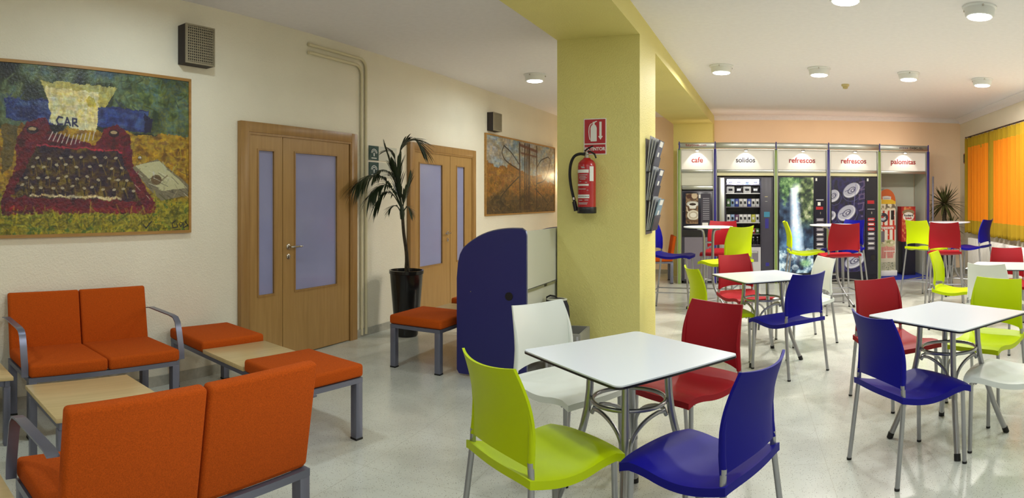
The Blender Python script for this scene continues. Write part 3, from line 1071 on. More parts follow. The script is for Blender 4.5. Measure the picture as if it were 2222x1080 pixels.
def make_table():
    t = thing('cafe_table', 'x', 'table')
    MB().prism(rounded_square(.354, .03), .006, lambda a, b, d: (a, b, .744 + d)).build('tabletop', MT['laminate'], t)
    MB().prism(rounded_square(.356, .032), .009, lambda a, b, d: (a, b, .735 + d)).build('edge_band', MT['black'], t)
    m = MB().box((-.17, -.02, .722), (.17, .02, .735)).box((-.02, -.17, .722), (.02, .17, .735))
    m.build('top_bracket', MT['steel'], t)
    for k in range(4):
        a = R(45 + 90 * k)
        ca, sa = math.cos(a), math.sin(a)
        prof = [(.175, .735), (.178, .66), (.182, .58), (.192, .50), (.21, .42), (.24, .32), (.28, .20), (.325, .09), (.36, .012)]
        lg = MB().tube([(ca * r, sa * r, z) for r, z in prof], .0175, 14).build('leg', MT['steel'], t)
        MB().tube([(ca * .352, sa * .352, .034), (ca * .364, sa * .364, .0)], .0195, 12).build('foot_cap', MT['rubber'], lg)
    MB().tube([(.168 * math.cos(q), .168 * math.sin(q), .545) for q in np.linspace(0, 2 * PI, 41)[:-1]], .010, 10, closed=True).build('ring', MT['steel'], t)
    for k, j in ((1, 0), (1, 2), (3, 2), (3, 0)):   # braces springing from the side legs and running down beside the front and rear legs
        a0, a1 = R(45 + 90 * k), R(45 + 90 * j)
        p0 = Vector((.178 * math.cos(a0), .178 * math.sin(a0), 0)); p1 = Vector((.186 * math.cos(a1), .186 * math.sin(a1), 0))
        d = (p1 - p0).normalized()
        q0 = p0 + d * .012; q1 = p1 - d * .026
        L_ = (q1 - q0).length
        pts = [q0 + Vector((0, 0, .478)), q0 + d * .012 + Vector((0, 0, .498))]
        for a_ in np.linspace(.22, PI / 2, 12):
            pts.append(q0 + d * (L_ * math.sin(a_)) + Vector((0, 0, .375 + .13 * math.cos(a_))))
        o_ = p1.normalized()
        pts += [q1 + o_ * .012 + Vector((0, 0, .34)), q1 + o_ * .026 + Vector((0, 0, .29))]
        MB().tube(pts, .0095, 8).build('brace', MT['steel'], t)
    return t


tab0 = make_table()
for i, (x, y, rot, label) in enumerate([
    (-.654, 2.77, 8.5, 'nearest square white cafe table with black edge'),
    (1.066, 3.68, -8.4, 'square white cafe table at the right with blue and red chairs on its left'),
    (-.10, 5.73, -14.6, 'square white cafe table in the middle distance between the column and the vending machines'),
    (2.40, 6.17, 15.7, 'farthest square white cafe table, cut by the right edge below the curtain')]):
    o = tab0 if i == 0 else copy_tree(tab0)
    o.location = (x, y, 0); o.rotation_euler = (0, 0, R(rot + 0))
    tag(o, label, None, 'square white cafe tables')
    o.rotation_euler = (0, 0, R(rot + 45))


def make_high_table():
    t = thing('high_table', 'x', 'table')
    MB().lathe([(.31, 1.088), (.32, 1.092), (.32, 1.100), (.316, 1.104)], n=48).build('tabletop', MT['laminate'], t)
    MB().lathe([(.08, 1.074), (.08, 1.088)], n=24).build('top_plate', MT['steel'], t)
    for k in range(4):
        a = R(45 + 90 * k); ca, sa = math.cos(a), math.sin(a)
        prof = [(.20, 1.080), (.14, 1.074), (.10, 1.05), (.085, 1.0), (.08, .88), (.08, .5), (.085, .40), (.11, .32), (.16, .24), (.25, .13), (.33, .05), (.37, .012)]
        lg = MB().tube([(ca * r, sa * r, z) for r, z in prof], .015, 12).build('leg', MT['steel'], t)
        MB().tube([(ca * .36, sa * .36, .032), (ca * .374, sa * .374, .0)], .017, 12).build('foot_cap', MT['rubber'], lg)
    for z in (.90, .42):
        MB().tube([(.066 * math.cos(q), .066 * math.sin(q), z) for q in np.linspace(0, 2 * PI, 25)[:-1]], .008, 8, closed=True).build('ring', MT['steel'], t)
    return t


ht0 = make_high_table()
for i, (x, y, rot, label) in enumerate([
    (-.834, 7.96, 10, 'round white high table in front of the coffee machine'),
    (.821, 8.56, 0, 'round white high table in front of the waterfall and can machines'),
    (2.694, 9.25, 20, 'round white high table in front of the yucca')]):
    o = ht0 if i == 0 else copy_tree(ht0)
    o.location = (x, y, 0); o.rotation_euler = (0, 0, R(rot))
    tag(o, label, None, 'round high tables')


# ------------------------------------------------------------------ lounge seating (local: x along, +y front)
def cushion(x0, x1, y0, y1, z0, z1, bev=.016):
    return MB().box((x0, y0, z0), (x1, y1, z1), bev, seg=3)


def lounge_frame(t, L, arms=False, d=.25):
    """rails and four square legs under a unit of half-length L"""
    m = MB()
    m.box((-L, -d, .345), (L, -d + .03, .375)).box((-L, d - .03, .345), (L, d, .375))
    m.box((-L, -d + .03, .345), (-L + .03, d - .03, .375)).box((L - .03, -d + .03, .345), (L, d - .03, .375))
    m.build('rail', MT['frame'], t)
    for sx in (-1, 1):
        for sy in (-1, 1):
            x, y = sx * (L - .026), sy * (d - .026)
            lg = MB().box((x - .026, y - .026, .01), (x + .026, y + .026, .345), .003).build('leg', MT['frame'], t)
            bx('foot_cap', (x - .027, y - .027, 0), (x + .027, y + .027, .012), MT['rubber'], lg)


def armrest(t, x, name='armrest'):
    """flat bar looping from the back, forward, and down to the seat front"""
    path = [(-.245, .655), (-.20, .663), (.10, .655), (.155, .648), (.185, .62), (.205, .56), (.235, .44), (.238, .38)]
    vs = []; fs = []
    w = .022; th = .007
    n = len(path)
    for i, (y, z) in enumerate(path):
        a = Vector(path[min(i + 1, n - 1)]) - Vector(path[max(i - 1, 0)])
        nn = Vector((-a.y, a.x)).normalized() * th / 2
        vs += [(x - w, y + nn.x, z + nn.y), (x + w, y + nn.x, z + nn.y), (x + w, y - nn.x, z - nn.y), (x - w, y - nn.x, z - nn.y)]
    for i in range(n - 1):
        for k in range(4):
            fs.append((i * 4 + k, i * 4 + (k + 1) % 4, i * 4 + 4 + (k + 1) % 4, i * 4 + 4 + k))
    fs += [(0, 1, 2, 3), (n * 4 - 4, n * 4 - 1, n * 4 - 2, n * 4 - 3)]
    return MB().add(vs, fs).build(name, MT['frame'], t)


def sofa(label, x, y, yaw, seats=2):
    t = thing('waiting_sofa' if seats > 1 else 'waiting_chair', label, 'sofa' if seats > 1 else 'chair', (x, y, 0), R(yaw - 90), 'orange two-seat sofas' if seats > 1 else None)
    L = .522 * seats / 2
    lounge_frame(t, L)
    for k in range(seats):
        a = -L + k * .522; b = a + .522
        cushion(a + .003, b - .003, -.235, .265, .376, .455, .020).build('seat_cushion', MT['orange'], t)
        # reclined back cushion with rounded edges
        m = MB()
        bm = bmesh.new(); bmesh.ops.create_cube(bm, size=1)
        for v in bm.verts:
            xx = (a + b) / 2 + v.co.x * (.522 - .008)
            yy = v.co.y * .055; zz = v.co.z * .43
            v.co = Vector((xx, yy, zz))
        bmesh.ops.bevel(bm, geom=bm.edges[:], offset=.016, segments=3, affect='EDGES', profile=.5)
        bmesh.ops.rotate(bm, verts=bm.verts[:], cent=(0, 0, 0), matrix=Matrix.Rotation(R(9), 3, 'X'))
        bmesh.ops.translate(bm, verts=bm.verts[:], vec=(0, -.245, .602))
        m.addbm(bm)
        m.build('back_cushion', MT['orange'], t)
    if seats > 1:
        armrest(t, -L - .022); armrest(t, L + .022)
    return t


sofa('orange two-seat sofa with metal arms against the wall under the typewriter painting', -3.70, 1.915, -5)
sofa('orange two-seat sofa seen from behind in the left foreground', -1.985, 1.34, 176)
sofa('orange chair far off behind the blue stool, right of the column', -2.02, 10.75, 195, 1)


def lounge_bench(label, x, y, rotz):
    t = thing('lounge_bench', label, 'bench', (x, y, 0), rotz, 'backless benches with a wooden middle')
    L = .81
    lounge_frame(t, L)
    cushion(-.81, -.27, -.262, .262, .376, .455, .020).build('seat_cushion', MT['orange'], t)
    cushion(.27, .81, -.262, .262, .376, .455, .020).build('seat_cushion', MT['orange'], t)
    bx('table_panel', (-.265, -.262, .376), (.265, .262, .404), MT['wood_top'], t, .002)
    return t


lounge_bench('bench of two orange cushions and wooden middle, standing out from the wall beside the door', -3.16, 2.87, R(-9))
lounge_bench('bench with an orange cushion beside the black pot, running behind the blue panel', -2.87, 5.22, R(90))


def low_table(label, x, y, rot, w, d, h=.42):
    t = thing('low_table', label, 'table', (x, y, 0), R(rot), 'low wooden tables')
    bx('tabletop', (-w / 2, -d / 2, h - .022), (w / 2, d / 2, h), MT['wood_top'], t, .002)
    m = MB()
    for s in (-1, 1):
        m.box((-w / 2 + .01, s * (d / 2 - .035) - .015, h - .06), (w / 2 - .01, s * (d / 2 - .035) + .015, h - .0225))
        m.box((s * (w / 2 - .035) - .015, -d / 2 + .05, h - .06), (s * (w / 2 - .035) + .015, d / 2 - .05, h - .0225))
    m.build('apron', MT['frame'], t)
    for sx in (-1, 1):
        for sy in (-1, 1):
            x_, y_ = sx * (w / 2 - .035), sy * (d / 2 - .035)
            bx('leg', (x_ - .02, y_ - .02, 0), (x_ + .02, y_ + .02, h - .06), MT['frame'], t, .003)
    return t


low_table('square low wooden coffee table between the two orange sofas', -2.93, 1.53, -6, .56, .62)
low_table('low wooden side table at the left edge beside the sofa under the painting', -3.72, 1.0, -5, .50, .56, .41)
low_table('low wooden side table in the bottom left corner beside the near sofa', -2.03, .47, -4, .50, .56, .41)

# ------------------------------------------------------------------ blue and white desk unit behind the column
t = thing('study_desk', 'desk unit with a tall rounded navy end panel and white screen beside the column', 'desk', (-2.51, 4.5, 0))
prof = [(0.02, 0.02), (.60, 0.02), (.62, .05), (.62, 1.17), (.612, 1.205), (.585, 1.222), (.50, 1.222)]
for k in range(1, 11):
    s = k / 10
    prof.append((.50 - .44 * s, 1.222 - .03 * s - .14 * s ** 2.6))
prof += [(.03, 1.0), (.012, .93), (.0, .80), (0, .05)]
MB().prism(prof, .03, lambda a, b, d: (a, d, b)).build('end_panel', MT['navy'], t, 30)
fp = MB().prism([(a_, min(b_, 1.222) * .975) for a_, b_ in prof], .03, lambda a, b, d: (a, d + 1.15, b)).build('end_panel', MT['navy'], t, 30)
prof2 = [(a + (.004 if a > .3 else -.004), b + .004 * (b > .9)) for a, b in prof]
MB().tube([(a, .015, b) for a, b in prof[:-1]], .009, 6, closed=True).build('edge_trim', MT['frame'], t)
m = MB(); m.lathe([(.033, 0), (.033, .006), (.024, .006)], n=24)
gm = m.build('cable_grommet', MT['black'], t); gm.rotation_euler = (PI / 2, 0, 0); gm.location = (.475, 0, .685)
MB().lathe([(.006, 0), (.006, .004)], n=12).build('screw', MT['chrome'], t).location = (.13, 0, .70)
bx('screen_panel', (.588, .03, .74), (.608, 1.15, 1.20), MT['panel'], t)
bx('desk_top', (.10, .03, .70), (.60, 1.15, .725), MT['panel'], t)
bx('metal_rail', (.60, .03, .715), (.614, 1.15, .735), MT['alu'], t)
bx('rail_clip', (.612, .42, .716), (.618, .47, .734), MT['black'], t)
bx('modesty_panel', (.58, .03, .25), (.60, 1.15, .70), MT['panel'], t)

t = thing('crate', 'grey ribbed crate on the floor at the foot of the yellow column', 'crate', (-1.70, 4.96, 0), R(4))
m = MB().box((-.135, -.155, .005), (.135, .155, .02))
m.box((-.15, -.17, 0), (-.135, .17, .36)).box((.135, -.17, 0), (.15, .17, .36)).box((-.135, -.17, 0), (.135, -.155, .36)).box((-.135, .155, 0), (.135, .17, .36))
m.build('box_body', MT['crate'], t)
m = MB()
for k in range(7):
    m.box((-.14 + k * .043, -.178, .02), (-.125 + k * .043, -.17, .34))
m.build('ribs', MT['lightgrey'], t)
t = thing('bag', 'dark bag with a pale rim resting on the crate, behind the white chair', 'bag', (-1.79, 4.93, .36))
m = MB()
def bagf(k):
    return [(0.0, 0)]
m.lathe([(.10, 0), (.135, .03), (.145, .12), (.135, .20), (.11, .25), (.085, .262)], n=28)
bb = m.build('bag_body', MT['darkbag'], t); bb.scale = (.80, .45, 1)
MB().tube([(.105 * .80 * math.cos(q), .105 * .45 * math.sin(q), .255) for q in np.linspace(0, 2 * PI, 33)[:-1]], .009, 8, closed=True).build('rim', MT['panel'], t)
MB().tube([(-.08, -.02, .24), (-.08, -.02, .27), (-.05, -.02, .285), (.0, -.02, .28), (.02, -.02, .255)], .008, 8).build('strap', MT['black'], t)

# ------------------------------------------------------------------ fire extinguisher and its sign on the column front
t = thing('fire_extinguisher', 'red fire extinguisher with a black hose hung on the yellow column', 'fire extinguisher', (-1.577, CY0 - .105, 1.335))
body = MB().lathe([(.070, .045), (.078, .05), (.079, .40), (.074, .43), (.058, .452), (.034, .465), (.03, .475)], n=36).build('cylinder_body', MT['redpaint'], t)
MB().lathe([(.080, 0), (.083, .004), (.083, .05), (.080, .055)], n=36).build('base_ring', MT['black'], t)
MB().lathe([(.022, .472), (.022, .50), (.017, .505), (.017, .53)], n=20).build('valve', MT['chrome'], t)
m = MB(); m.tube([(-.03, 0, .515), (.03, -.01, .53), (.075, -.02, .505), (.088, -.02, .47)], .008, 8)
m.build('squeeze_handle', MT['black'], t)
m = MB(); m.tube([(-.02, 0, .535), (.02, -.01, .56), (.06, -.02, .575)], .007, 8)
m.build('lever', MT['black'], t)
m = MB().tube(spline([(-.015, 0, .505), (-.06, -.01, .51), (-.11, -.01, .49), (-.145, 0, .43), (-.155, 0, .34), (-.145, 0, .24), (-.125, 0, .15), (-.108, 0, .08), (-.10, 0, .04)], 5), .0125, 10)
hs = m.build('hose', MT['rubber'], t)
MB().tube([(-.115, 0, .10), (-.098, 0, .02)], .019, 10).build('nozzle', MT['black'], t)
MB().tube([(-.1215, 0, .135), (-.1165, 0, .115)], .0155, 10).build('hose_clip', MT['chrome'], t)
bx('wall_bracket', (-.03, .07, .10), (.03, .105, .42), MT['black'], t)
# label bands wrapped on the cylinder front
def band(z0, z1, a0, a1, mat, name, r=.0797):
    m = MB(); n = 14
    vs = [];
    for k in range(n + 1):
        a = R(a0 + (a1 - a0) * k / n)
        for rr, z in ((r, z0), (r, z1), (r + .0006, z1), (r + .0006, z0)):
            vs.append((rr * math.sin(a), -rr * math.cos(a), z))
    fs = []
    for k in range(n):
        for j in range(4):
            fs.append((k * 4 + j, k * 4 + (j + 1) % 4, k * 4 + 4 + (j + 1) % 4, k * 4 + 4 + j))
    fs += [(0, 1, 2, 3), (n * 4 + 3, n * 4 + 2, n * 4 + 1, n * 4)]
    return m.add(vs, fs).build(name, mat, body)
band(.345, .372, -60, 28, MT['paper'], 'label_band')
band(.235, .250, -60, 28, MT['paper'], 'label_band')
band(.130, .160, -55, 32, MT['paper'], 'label_band')
band(.275, .40, 34, 62, MT['paper'], 'label_band')
for z, a0, a1 in ((.392, -22, 0), (.385, -18, 4), (.325, -40, 20), (.312, -34, 10), (.30, -38, 16), (.288, -30, 8), (.268, -35, -20), (.262, 5, 18), (.205, -45, 10), (.195, 16, 26), (.11, -40, -12), (.112, 2, 26), (.088, -46, 22), (.078, -44, 18)):
    band(z, z + .005, a0, a1, MT['lightgrey'], 'label_print')
for k in range(9):
    band(.140, .150, -48 + k * 9, -44 + k * 9, MT['black_ink'], 'label_print', .0803)

t = thing('extinguisher_sign', 'red and white EXTINTOR sign with pictogram above the extinguisher', 'sign', (-1.637, CY0, 1.845), R(0))
sw = .205
bx('sign_plate', (0, -.004, 0), (sw, 0, .315), MT['paper'], t)
q = bx('pictogram_panel', (.008, -.0055, .098), (sw - .008, -.004, .307), MT['signred'], t)
bx('word_panel', (.008, -.0055, .008), (sw - .008, -.004, .088), MT['signred'], t)
text('lettering', 'EXTINTOR', .041, MT['paper'], t, (sw / 2, -.0062, .048), (PI / 2, 0, 0), bold=.0012, sx=.92)
pic = MB()
ex = [(.062, .118), (.118, .118)]
body2 = [(.066, .115), (.116, .115), (.119, .12), (.119, .232), (.112, .252), (.1, .262), (.1, .275), (.083, .275), (.083, .262), (.07, .252), (.063, .232), (.063, .12)]
pic.prism(body2, .0012, lambda a, b, d: (a, -.0055 - d, b))
pic.prism([(.083, .276), (.1, .276), (.122, .288), (.118, .294), (.095, .286), (.08, .284)], .0012, lambda a, b, d: (a, -.0055 - d, b))
pic.prism([(.143, .16), (.143, .285), (.163, .285), (.163, .16), (.174, .16), (.153, .128), (.132, .16)][::-1], .0012, lambda a, b, d: (a, -.0055 - d, b))
pic.tube([(.08, -.006, .272), (.062, -.006, .265), (.05, -.006, .24), (.047, -.006, .20), (.05, -.006, .16), (.056, -.006, .13)], .0035, 6)
pic.build('pictogram', MT['paper'], t)

# ------------------------------------------------------------------ leaflet rack on the column's right side
t = thing('leaflet_rack', 'clear grey leaflet rack with three pockets on the side of the yellow column', 'rack', (CX1, 5.45, 1.14))
bx('back_plate', (0, 0, 0), (.006, .28, .86), MT['machine2'], t)
rackz = [.56, .30, .03]
for z in rackz:
    m = MB()
    m.add([(.006, .0, z), (.006, .28, z), (.05, .28, z), (.05, 0, z), (.006, .0, z + .006), (.006, .28, z + .006), (.05, .28, z + .006), (.05, 0, z + .006)],
          [(0, 1, 2, 3), (4, 7, 6, 5), (0, 4, 5, 1), (1, 5, 6, 2), (2, 6, 7, 3), (3, 7, 4, 0)])
    m.prism([(.05, z), (.054, z), (.088, z + .14), (.084, z + .14)], .28, lambda a, b, d: (a, d, b))
    m.build('pocket', MT['machine'], t)
cols = [M_('leaflet_grey', (88, 90, 110), .35), M_('leaflet_pale', (180, 184, 190), .35), M_('leaflet_teal', (120, 150, 170), .35)]
names = ['top', 'middle', 'bottom']
for i, z in enumerate(rackz):
    for k in range(4):
        lf = thing('leaflet', '%s leaflet in the %s pocket of the rack on the column, %s' % (['pale', 'pale', 'pale', 'glossy grey'][k], names[i], ['rearmost', 'second from the plate', 'third from the plate', 'front one'][k]), 'leaflet', (CX1 + .010 + k * .010, 5.455 + k * .008, 1.14 + z + .008), 0, 'leaflets in the rack')
        h = .315 - .012 * k
        lean = .035 + .016 * k
        m = MB(); m.prism([(-.004, 0), (.003, 0), (.003 + lean, h), (-.004 + lean, h)], .235, lambda a, b, d: (a, d, b))
        m.build('cover', cols[(0 if k == 3 else 1) if i < 2 else (2 if k == 3 else 1)], lf)
        if k == 3:
            m = MB(); m.prism([(.0035 + lean * .30, h * .30), (.0042 + lean * .30, h * .30), (.0042 + lean * .62, h * .62), (.0035 + lean * .62, h * .62)], .07, lambda a, b, d: (a, d + .08, b))
            m.build('printed_box', MT['paper'], lf)
            m = MB(); m.prism([(.0035 + lean * .80, h * .80), (.0042 + lean * .80, h * .80), (.0042 + lean * .97, h * .97), (.0035 + lean * .97, h * .97)], .15, lambda a, b, d: (a, d + .05, b))
            m.build('printed_strip', MT['paper'], lf)

# ------------------------------------------------------------------ vending stand (local: x along the front, y back, z up)
SX, SY, SR = -1.622, 10.55, math.atan2(.5, 4.483)


def st_loc(u, d=0.0, z=0.0):
    return (SX + u * math.cos(SR) - d * math.sin(SR), SY + u * math.sin(SR) + d * math.cos(SR), z)


DEP = .74
t = thing('vending_stand', 'aluminium exhibition stand with lit signs housing the row of vending machines', 'stand', st_loc(0), SR)
posts = [(.015, 'green'), (.63, 'bluepost'), (1.68, 'green'), (2.604, 'bluepost'), (3.53, 'green'), (4.456, 'bluepost')]
for i, (u, mt) in enumerate(posts):
    m = MB().box((u - .022, 0, 0), (u + .022, .05, 2.32), .006)
    pz = m.build('post', MT[mt], t)
    bx('post_edge', (u - .034, .008, 0), (u - .023, .045, 2.32), MT['alu'], pz)
    bx('post_edge', (u + .023, .008, 0), (u + .034, .045, 2.32), MT['alu'], pz)
    bx('post_tip', (u - .009, -.012, 2.30), (u + .009, 0, 2.44), MT['bluepost'], pz)
    bx('partition', (u - .008, .052, .0), (u + .008, DEP, 2.30), MT['panel'], t)
bx('back_panel', (.03, DEP, 0), (4.44, DEP + .012, 2.30), MT['panel'], t)
bx('roof', (-.01, .03, 2.405), (4.48, DEP, 2.42), MT['alu'], t)
words = ['cafe', 'solidos', 'refrescos', 'refrescos', 'palomitas']
for i in range(5):
    a, b = posts[i][0] + .036, posts[i + 1][0] - .036
    hd = MB().box((a - .03, -.005, 2.33), (b + .03, .03, 2.425), .012).build('header', MT['alu'], t)
    if i == 0:
        text('lettering', 'futurjoven.com', .058, MT['signdot'], hd, ((a + b) / 2 - .02, -.0065, 2.378), (PI / 2, 0, 0), bold=.001)
    if i == 4:
        text('lettering', 'DABC, S.L.', .058, MT['black_ink'], hd, (b - .19, -.0065, 2.375), (PI / 2, 0, 0), bold=.001)
        mm = MB()
        for k in range(5):
            mm.box((b - .52 + k * .035, -.0068, 2.36), (b - .495 + k * .035, -.0055, 2.388))
        mm.build('emblem', MT['machine2'], hd)
    bx('light_rail', (a, .012, 2.302), (b, .028, 2.318), MT['alu'], t)
    sp = bx('sign_panel', (a, .055, 1.965), (b, .063, 2.302), MT['signwhite'], t)
    text('lettering', words[i], .125 if i != 1 else .12, MT['signdot'] if i != 1 else MT['machine'], sp, ((a + b) / 2 + .0, .053, 2.125), (PI / 2, 0, 0), bold=.003, sx=1.0)
    MB().box((a, .02, 1.908), (b, .06, 1.965), .012).build('sill_rail', MT['alu'], t)
    if i in (1, 2, 3):
        bx('cream_strip', (a, .03, 1.858), (b, .06, 1.907), MT['creamstrip'], t)
    # spot
    cx = (a + b) / 2
    bx('spot_arm', (cx - .012, -.06, 2.300), (cx + .012, .02, 2.308), MT['alu'], t)
    sl = MB().lathe([(.034, 0), (.038, -.012), (.03, -.022)], (cx, -.06, 2.30), 20).build('spotlight', MT['chrome'], t)
    MB().lathe([(.024, -.023), (.02, -.028)], (cx, -.06, 2.30), 16).build('lens', MT['spoton'], sl)
    ld = bpy.data.lights.new('sign_spot', 'SPOT'); ld.energy = 5.5; ld.spot_size = R(92); ld.spot_blend = .25; ld.shadow_soft_size = .012; ld.color = (1, .93, .82)
    lo = bpy.data.objects.new('sign_spot', ld); COL.objects.link(lo); lo.parent = t
    lo.location = (cx, -.085, 2.272)
    lo.rotation_euler = (R(38), 0, 0)
# warm strip light lying on the stand's roof, washing the wall behind
MB().tube([(.1, .45, 2.445), (4.35, .45, 2.445)], .015, 10).build('strip_light', emit('warm_tube', (255, 214, 170), 3), t)
ld = bpy.data.lights.new('strip_light', 'AREA'); ld.shape = 'RECTANGLE'; ld.size = 4.2; ld.size_y = .03; ld.energy = 6.5; ld.color = (1, .80, .66)
lo = bpy.data.objects.new('strip_light', ld); COL.objects.link(lo); lo.parent = t
lo.location = (2.22, .47, 2.465); lo.rotation_euler = (R(118), 0, 0)
# coffee bay filler panel and ledge
bx('filler_panel', (.055, .05, 1.69), (.595, .06, 1.907), MT['panel'], t)
MB().box((.055, -.01, 1.615), (.595, .06, 1.688), .02).build('ledge', MT['alu'], t)
bx('base_board', (3.55, .0, 0), (4.44, DEP, .045), MT['bluefloor'], t)
# slim free post right of the stand
tt = thing('barrier_post', 'slim grey and blue post standing at the right end of the vending stand', 'post', st_loc(4.56, .02), SR)
MB().lathe([(.045, 0), (.045, .008), (.016, .012), (.016, 1.86), (.01, 1.87)], n=20).build('post_tube', MT['frame'], tt)
bx('post_foot', (-.06, -.06, 0), (.06, .06, .007), MT['alu'], tt)

# --- coffee machine
t = thing('coffee_machine', 'dark coffee vending machine with a picture of a cup under the cafe sign', 'vending machine', st_loc(.055, .02), SR)
cw = .54
MB().box((0, 0, .05), (cw, .62, 1.60), .006).build('cabinet', MT['machine'], t)
bx('feet', (.03, .03, 0), (cw - .03, .58, .05), MT['black'], t)
bx('lower_door', (.05, -.012, .08), (cw - .03, 0, .80), MT['machine2'], t)
bx('cup_station', (.02, -.03, .82), (cw - .02, 0, .92), MT['black'], t)
MB().box((.02, -.014, .93), (cw - .02, 0, 1.575), .005).build('upper_door', MT['machineblk'], t)
c = Canvas(.215, .52, 70, 150, (60, 44, 34))
n = c.noise(4, 8, 31); c.mix(n, [(60, 42, 30), (150, 122, 92), (88, 62, 44)], .3, .7)
c.ell(.07, .47, .06, .035, (74, 38, 26)); c.ell(.15, .48, .05, .05, (200, 180, 150))
c.ell(.12, .34, .105, .05, (196, 196, 188)); c.poly([(.05, .33), (.19, .33), (.17, .26), (.07, .26)], (222, 222, 214)); c.ell(.12, .335, .075, .03, (236, 236, 230)); c.ell(.12, .335, .06, .022, (44, 24, 16))
c.ell(.13, .15, .105, .085, (214, 208, 190)); c.ell(.13, .15, .08, .062, (180, 168, 146)); c.ell(.13, .15, .055, .042, (226, 222, 208))
c.line([(.02, .28), (.03, .22), (.08, .19)], .012, (206, 196, 176)); c.line([(.0, .06), (.21, .05)], .02, (96, 70, 48))
c.build('picture_panel', MT['print'], t, lambda x, y: (x + .07, np.full_like(x, -.0155), y + 1.03))
kp = bx('selection_panel', (.33, -.018, .96), (.50, -.014, 1.55), MT['machine'], t)
for k in range(12):
    z = 1.46 - k * .032
    bx('button_label', (.365, -.0195, z), (.475, -.018, z + .009), MT['silver_ink'], kp)
bx('price_card', (.355, -.020, .99), (.455, -.018, 1.05), MT['paper'], kp)
bx('sticker', (.295, -.0165, 1.47), (.325, -.014, 1.53), MT['paper'], t)
MB().lathe([(.008, 0), (.008, .004)], n=12).build('lock', MT['chrome'], t).location = (.03, -.014, 1.24)

# --- snack machine
t = thing('snack_machine', 'glass-fronted snack vending machine with a dark grey control column under the solidos sign', 'vending machine', st_loc(.67, .02), SR)
MW = .96; MH = 1.835
g0, g1, gz0, gz1 = .145, .74, .64, 1.80
m = MB()
m.box((0, 0, .05), (g0, .66, MH)).box((g1, 0, .05), (MW, .66, MH)).box((g0, 0, .05), (g1, .66, gz0)).box((g0, 0, gz1), (g1, .66, MH)).box((g0, .48, gz0), (g1, .66, gz1))
m.build('cabinet', MT['machine'], t, 30)
bx('feet', (.03, .03, 0), (MW - .03, .6, .05), MT['black'], t)
MB().box((.03, -.02, .06), (.12, 0, MH - .01), .008).build('side_trim', MT['alu'], t)
bx('lower_panel', (.13, -.014, .06), (g1 + .005, 0, .625), MT['lightgrey'], t)
q = bx('retrieval_flap', (.40, -.022, .38), (.70, -.014, .56), MT['machine2'], t)
MB().box((.41, -.032, .52), (.69, -.022, .55), .004).build('flap_lip', MT['alu'], q)
MB().box((g1 + .012, -.022, .06), (MW - .03, 0, MH - .01), .005).build('control_column', MT['machine'], t)
for nm, a, mt in (('display', ((.80, -.026, 1.145), (.90, -.022, 1.235)), 'leaflet'), ('keypad', ((.82, -.028, .95), (.88, -.022, 1.12)), 'bluepost'), ('coin_slot', ((.815, -.026, 1.49), (.865, -.022, 1.50)), 'yelltext'),
                  ('coin_return', ((.83, -.026, .30), (.89, -.022, .36)), 'bluepost'), ('note_slot', ((.82, -.025, 1.41), (.86, -.022, 1.418)), 'alu')):
    bx(nm, a[0], a[1], M_('cyan_display', (60, 130, 160), .3) if mt == 'leaflet' else MT[mt], t)
bx('glass', (g0, -.004, gz0), (g1, .002, gz1), MT['glassm'], t)
rows = [(1.715, .085, 4), (1.565, .125, 4), (1.33, .15, 8), (1.06, .15, 8), (.865, .10, 8), (.675, .13, 8)]
for z, h, n_ in rows:
    bx('shelf', (g0 + .004, .03, z - .022), (g1 - .004, .46, z - .008), MT['paper'] if z in (1.565, 1.06) else MT['machine2'], t)
bx('inner_lining', (g0 + .001, .45, gz0 + .001), (g1 - .001, .478, gz1 - .001), MT['machineblk'], t)
bx('inner_lamp', (g0 + .02, .03, gz1 - .022), (g1 - .02, .06, gz1 - .004), emit('tube_light', (225, 235, 255), 9), t)
ld = bpy.data.lights.new('machine_light', 'AREA'); ld.shape = 'RECTANGLE'; ld.size = .5; ld.size_y = .03; ld.energy = 18; ld.color = (.85, .92, 1)
lo = bpy.data.objects.new('machine_light', ld); COL.objects.link(lo); lo.parent = t
lo.location = ((g0 + g1) / 2, .03, gz1 - .03); lo.rotation_euler = (R(25), 0, 0)


def packet_mesh(w, h, d=.03):
    def f(u, v):
        uu, vv = 2 * u - 1, 2 * v - 1
        return (uu * w / 2 * (1 - .06 * vv * vv), -d / 2 * (1 - abs(uu) ** 3) * (1 - abs(vv) ** 3), (v) * h)
    def off(u, v):
        uu, vv = 2 * u - 1, 2 * v - 1
        return (0, d * (1 - abs(uu) ** 3) * (1 - abs(vv) ** 3) + .001, 0)
    return MB().slab(f, 8, 8, off)


def bottle_mesh(h=.13):
    return MB().lathe([(.022, 0), (.024, .005), (.024, h * .6), (.010, h * .8), (.010, h * .93), (.012, h * .94), (.012, h)], n=14)


pcols = {'white': (232, 236, 240), 'blue': (60, 80, 170), 'pale blue': (150, 180, 220), 'purple': (96, 50, 96), 'yellow': (190, 190, 60), 'black': (30, 28, 36), 'green': (70, 110, 60), 'red': (150, 40, 40)}
pm = {k: M_('wrapper_' + k.replace(' ', '_'), v, .25, noise=.25, nscale=30) for k, v in pcols.items()}
rowcol = [['white', 'white', 'pale blue', 'white'], ['white', 'black', 'white', 'black'],
          ['green', 'pale blue', 'blue', 'white', 'white', 'blue', 'white', 'white'],
          ['white', 'pale blue', 'purple', 'white', 'white', 'white', 'yellow', 'white'],
          ['purple', 'red', 'purple', 'green', 'green', 'yellow', 'red', 'green'],
          ['black', 'black', 'red', 'black', 'black', 'green', 'black', 'black']]
rown = ['top row', 'second row', 'third row', 'fourth row', 'fifth row', 'bottom row']
ordn = ['first', 'second', 'third', 'fourth', 'fifth', 'sixth', 'seventh', 'eighth']
meshes = {}
